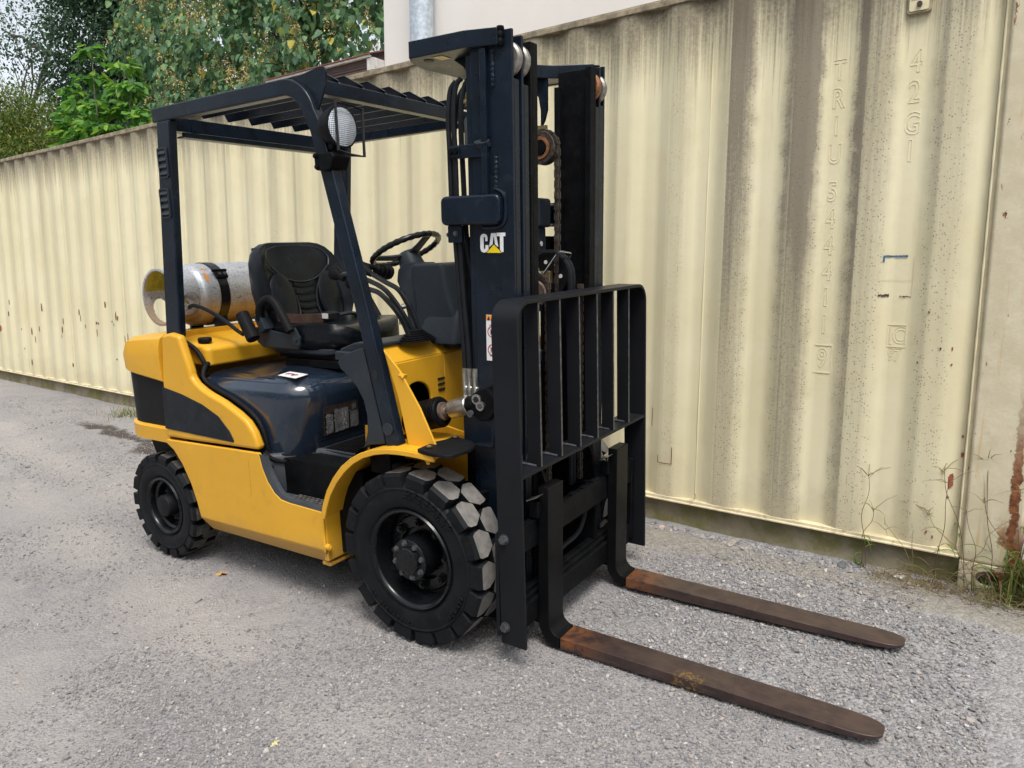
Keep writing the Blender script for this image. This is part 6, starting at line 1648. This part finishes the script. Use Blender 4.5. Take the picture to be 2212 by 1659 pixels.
x, y = sample_ground(520000, 1.1, 9.5, .85)
den = .50 + 1.2 * vnoise(x, y, 1.7, 41) + .9 * vnoise(x, y, 6, 42)
fr_ = sstep(x + .35 * vnoise(x, y, 2.5, 21), .42, .72) * sstep(y + .10 * vnoise(x, y, 4, 22), -.42, -.18)
apm, dd_, ee_ = apron_mask(x, y)
den = den + .45 * fr_ - .55 * apm
den = den * (1 - .80 * dust_mask(x, y)); k = rs_.random(len(x)) < den; x, y, fr_ = x[k], y[k], fr_[k]
size = np.clip(rs_.lognormal(math.log(.0052), .42, len(x)), .0028, .017) * (1 + .30 * fr_)
scatter('gravel', x, y, size, 'fine pale grey gravel strewn over the whole yard', 'gravel')
x, y = sample_ground(2600, 1.2, 9.0, .9)
fr_ = sstep(x, .42, .72) * sstep(y, -.42, -.18); apm, dd_, ee_ = apron_mask(x, y)
left = (1 - sstep(x, -1.2, -.2))
k = rs_.random(len(x)) < (.10 + .22 * left + .40 * fr_ - .4 * apm); x, y = x[k], y[k]
xs2 = rs_.uniform(.2, 2.2, 420); ys2 = wall_line(xs2) - .03 - np.abs(rs_.normal(0, .07, 420))
x = np.concatenate([x, xs2]); y = np.concatenate([y, ys2])
scatter('loose_stone', x, y, np.clip(rs_.lognormal(math.log(.016), .35, len(x)), .009, .034), 'scattered larger loose stones lying on the gravel', 'stones', .55, .25)

def stone(name, label, x, y, sx, sy, sz, colr, seed):
    r = np.random.default_rng(seed); bm = bmesh.new(); bmesh.ops.create_icosphere(bm, subdivisions=2, radius=1)
    for v in bm.verts: v.co *= 1 + .28 * float(r.normal(0, .5)) * .5 + .12 * math.sin(v.co.x * 4 + seed)
    for v in bm.verts: v.co = Vector((v.co.x * sx, v.co.y * sy, v.co.z * sz))
    me = bpy.data.meshes.new(name); bm.to_mesh(me); bm.free(); me.materials.append(simple(name + '_rock', colr, .85, var=.25, vs=40))
    o = bpy.data.objects.new(name, me); col.objects.link(o); o.location = (x, y, gz1(x, y) + sz * .4); o.rotation_euler = (r.normal(0, .1), r.normal(0, .1), r.uniform(0, 6)); tag(o, label, 'stone'); return o
stone('pink_stone', 'pinkish stone lying against the footing right of the backrest', .335, 1.07, .022, .016, .015, (.46, .34, .31), 3)
stone('flat_stone', 'broad flat grey slab of stone on the gravel along the footing', .70, 1.055, .085, .03, .010, (.27, .25, .22), 4)
stone('dark_stone', 'dark grey stone beside the weeds at the foot of the footing', 1.235, 1.035, .035, .022, .016, (.12, .125, .135), 5)
# fallen leaves and a scrap of paper
def flat_thing(name, label, cat, pts, x, y, mat, rot, s, lift=.006):
    m = MB(); n = len(pts); 
    V = [(px * s, py * s, .18 * s * math.sin(px * 3 + py * 2)) for px, py in pts]
    m.add(V + [(a, b, c + .0012) for a, b, c in V], [tuple(range(n - 1, -1, -1)), tuple(range(n, 2 * n))] + [(i, (i + 1) % n, (i + 1) % n + n, i + n) for i in range(n)])
    o = m.build(name, mat); o.location = (x, y, gz1(x, y) + lift); o.rotation_euler = (.12, -.1, rot); tag(o, label, cat); return o
oak = [(-1, .0), (-.7, .10), (-.62, .38), (-.42, .16), (-.22, .55), (.0, .20), (.22, .48), (.40, .18), (.72, .30), (1.0, .02), (.70, -.22), (.42, -.10), (.25, -.50), (.02, -.15), (-.25, -.42), (-.45, -.12), (-.7, -.05)]
q = FM @ Vector((-1.173, -.565, 0))
flat_thing('fallen_leaf', 'dry tan lobed leaf on the gravel in front of the yellow side', 'leaf', oak, q.x, q.y, M['dryleaf'], .4, .038)
flat_thing('fallen_leaf', 'small pale yellow leaf flat on the gravel nearest the camera', 'leaf', oak, .02, -1.22, simple('pale_leaf_litter', (.55, .52, .22), .7), 1.4, .018)
flat_thing('paper_scrap', 'crumpled white paper scrap beside the weeds under the container corner', 'litter', [(-1, -.6), (.2, -.75), (1, -.4), (.9, .5), (.1, .7), (-.9, .45)], 1.472, 1.035, simple('dirty_white_paper', (.6, .58, .54), .8, var=.2, vs=60), .3, .028, .012)

# ================================================================== WEEDS
def stalk_plant(name, label, base, top, spikes, mats, seed, cat='weed', group=None, leaves=3, bend=.022):
    r = np.random.default_rng(seed); bz = gz1(base[0], base[1]) - .01
    t = empty(name, loc=(base[0], base[1], bz)); tag(t, label, cat, group)
    e = Vector((top[0] - base[0], top[1] - base[1], top[2] - bz)); mid = e * .5 + Vector((r.normal(0, bend), r.normal(0, bend * .4), .03))
    pts = [Vector((0, 0, 0)), mid * .55 + Vector((r.normal(0, .01), 0, 0)), mid, e * .8 + Vector((r.normal(0, bend * .3), 0, 0)), e]
    m = MB(); m.tube(pts, [.0018, .0015, .0012, .0010], 5, smooth_path=5); m.build('stem', M[mats[0]], t)
    m = MB()
    for k in range(spikes):
        a = 2 * PI * k / spikes + r.uniform(0, .8); L_ = r.uniform(.06, .13); el = r.uniform(-.1, .9)
        d = Vector((math.cos(a) * math.cos(el), math.sin(a) * math.cos(el) * .8, math.sin(el)))
        s_ = e - Vector((0, 0, r.uniform(0, .03))); m.tube([s_, s_ + d * L_ * .5 + Vector((0, 0, .006)), s_ + d * L_ + Vector((0, 0, -.008))], [.0014, .0012, .0007], 4)
    if spikes: m.build('seed_head', M[mats[1]], t)
    for k in range(leaves):
        f = r.uniform(.05, .6); s_ = pts[0].lerp(pts[2], min(1, f * 1.6)) if f < .6 else pts[2]
        a = r.uniform(0, 2 * PI); L_ = r.uniform(.07, .15); w = r.uniform(.003, .006)
        d = Vector((math.cos(a), math.sin(a) * .7, 0)); sd_ = Vector((-d.y, d.x, 0))
        rows = []
        for j in range(6):
            u = j / 5; c = s_ + d * L_ * u + Vector((0, 0, L_ * (.75 * u - .9 * u * u))); ww = w * math.sin(PI * min(1, .15 + u * .85)); rows.append([c - sd_ * ww, c + Vector((0, 0, -.002)), c + sd_ * ww])
        m = MB(); m.loft(rows, cap=False, closed=False); m.build('leaf', M[mats[2]], t)
    return t
GP = 'crabgrass stalks at the container corner'
for k, (b, tp, sp, mt_) in enumerate([((1.33, 1.06), (1.31, 1.10, .46), 6, 0), ((1.31, 1.05), (1.345, 1.07, .31), 5, 0), ((1.72, 1.02), (1.605, 1.10, .53), 6, 0), ((1.74, 1.03), (1.56, 1.09, .33), 5, 1), ((1.60, 1.04), (1.63, 1.0, .50), 4, 0), ((1.80, 1.02), (1.76, 1.08, .60), 6, 0), ((1.86, 1.0), (1.93, 1.02, .66), 6, 0), ((1.55, 1.05), (1.40, 1.02, .26), 4, 1), ((1.78, .99), (1.95, .98, .42), 5, 1), ((1.90, 1.0), (1.76, .94, .46), 5, 0), ((1.50, 1.06), (1.51, 1.06, .24), 0, 1), ((1.66, 1.03), (1.45, 1.0, .12), 0, 1), ((1.70, 1.0), (1.92, .95, .20), 0, 1), ((1.62, 1.03), (1.85, 1.0, .36), 0, 1), ((1.84, .98), (1.60, .95, .30), 0, 1), ((1.75, 1.0), (1.70, 1.0, .38), 3, 0), ((1.93, .98), (1.88, 1.0, .50), 4, 0)]):
    lab = 'thin dry crabgrass stalk with radiating spikes in front of the container corner'
    if k == 0: lab = 'tall crabgrass stalk with a star shaped head, leftmost before the container wall'
    stalk_plant('crabgrass', lab, b, tp, sp, (('grasspurple', 'grassdry', 'grassgreen'), ('grassdry', 'grassdry', 'grasspurple'))[mt_], 100 + k, group=GP)
def tuft(name, label, cat, base, n, h, spread, mats, seed, lean=.5, w=.006):
    r = np.random.default_rng(seed); t = empty(name, loc=(base[0], base[1], gz1(*base) - .01)); tag(t, label, cat)
    for mi_, mt_ in enumerate(mats):
        m = MB()
        for k in range(n):
            a = r.uniform(0, 2 * PI); s_ = Vector((r.normal(0, spread), r.normal(0, spread * .7), 0)); L_ = h * r.uniform(.4, 1.1); d = Vector((math.cos(a), math.sin(a), 0)); sd_ = Vector((-d.y, d.x, 0)); le = lean * r.uniform(.2, 1.3)
            rows = []
            for j in range(6):
                u = j / 5; c = s_ + d * L_ * le * u * u + Vector((0, 0, L_ * (u - .45 * le * u * u))); ww = w * r.uniform(.8, 1.2) * (1 - u) ** .6 * .5; rows.append([c - sd_ * ww, c + sd_ * ww])
            m.loft(rows, cap=False, closed=False)
        m.build('grass_blades', M[mt_], t, kind='stuff')
    return t
tuft('grass_clump', 'tall green grass clump at the right edge beside the rusty corner post', 'grass', (2.02, 1.06), 120, .38, .08, ['grassgreen', 'grassgreen', 'grassdry'], 51, .6, .011)
tuft('grass_tuft', 'low green and straw grass tuft at the foot of the rusty corner post', 'grass', (1.88, 1.00), 80, .15, .06, ['grassgreen', 'grassdry'], 52, .9, .006)
tuft('grass_tuft', 'small bright green weed tuft growing out of the footing', 'grass', (1.28, 1.085), 14, .09, .018, ['grassgreen'], 53, .9, .009)
tuft('grass_tuft', 'small grass tuft at the far end of the footing behind the forklift', 'grass', (-5.15, 1.25), 60, .16, .12, ['grassgreen', 'grassdry'], 54, .8, .007)
rd = np.random.default_rng(55); m = MB()
for k in range(420):
    x_ = rd.uniform(1.35, 2.25); y_ = wall_line(x_) - .06 - abs(rd.normal(0, .10)); z_ = gz1(x_, y_); a = rd.uniform(0, 2 * PI); L_ = rd.uniform(.04, .14)
    m.tube([(x_, y_, z_), (x_ + math.cos(a) * L_ * .5, y_ + math.sin(a) * L_ * .4, z_ + rd.uniform(.01, .06)), (x_ + math.cos(a) * L_, y_ + math.sin(a) * L_ * .8, z_ + rd.uniform(.003, .05))], [.0013, .0006], 3)
o = m.build('dry_grass_litter', M['grassdry']); o['kind'] = 'stuff'; tag(o, 'tangle of dry straw stems on the ground under the container corner', 'dry grass')
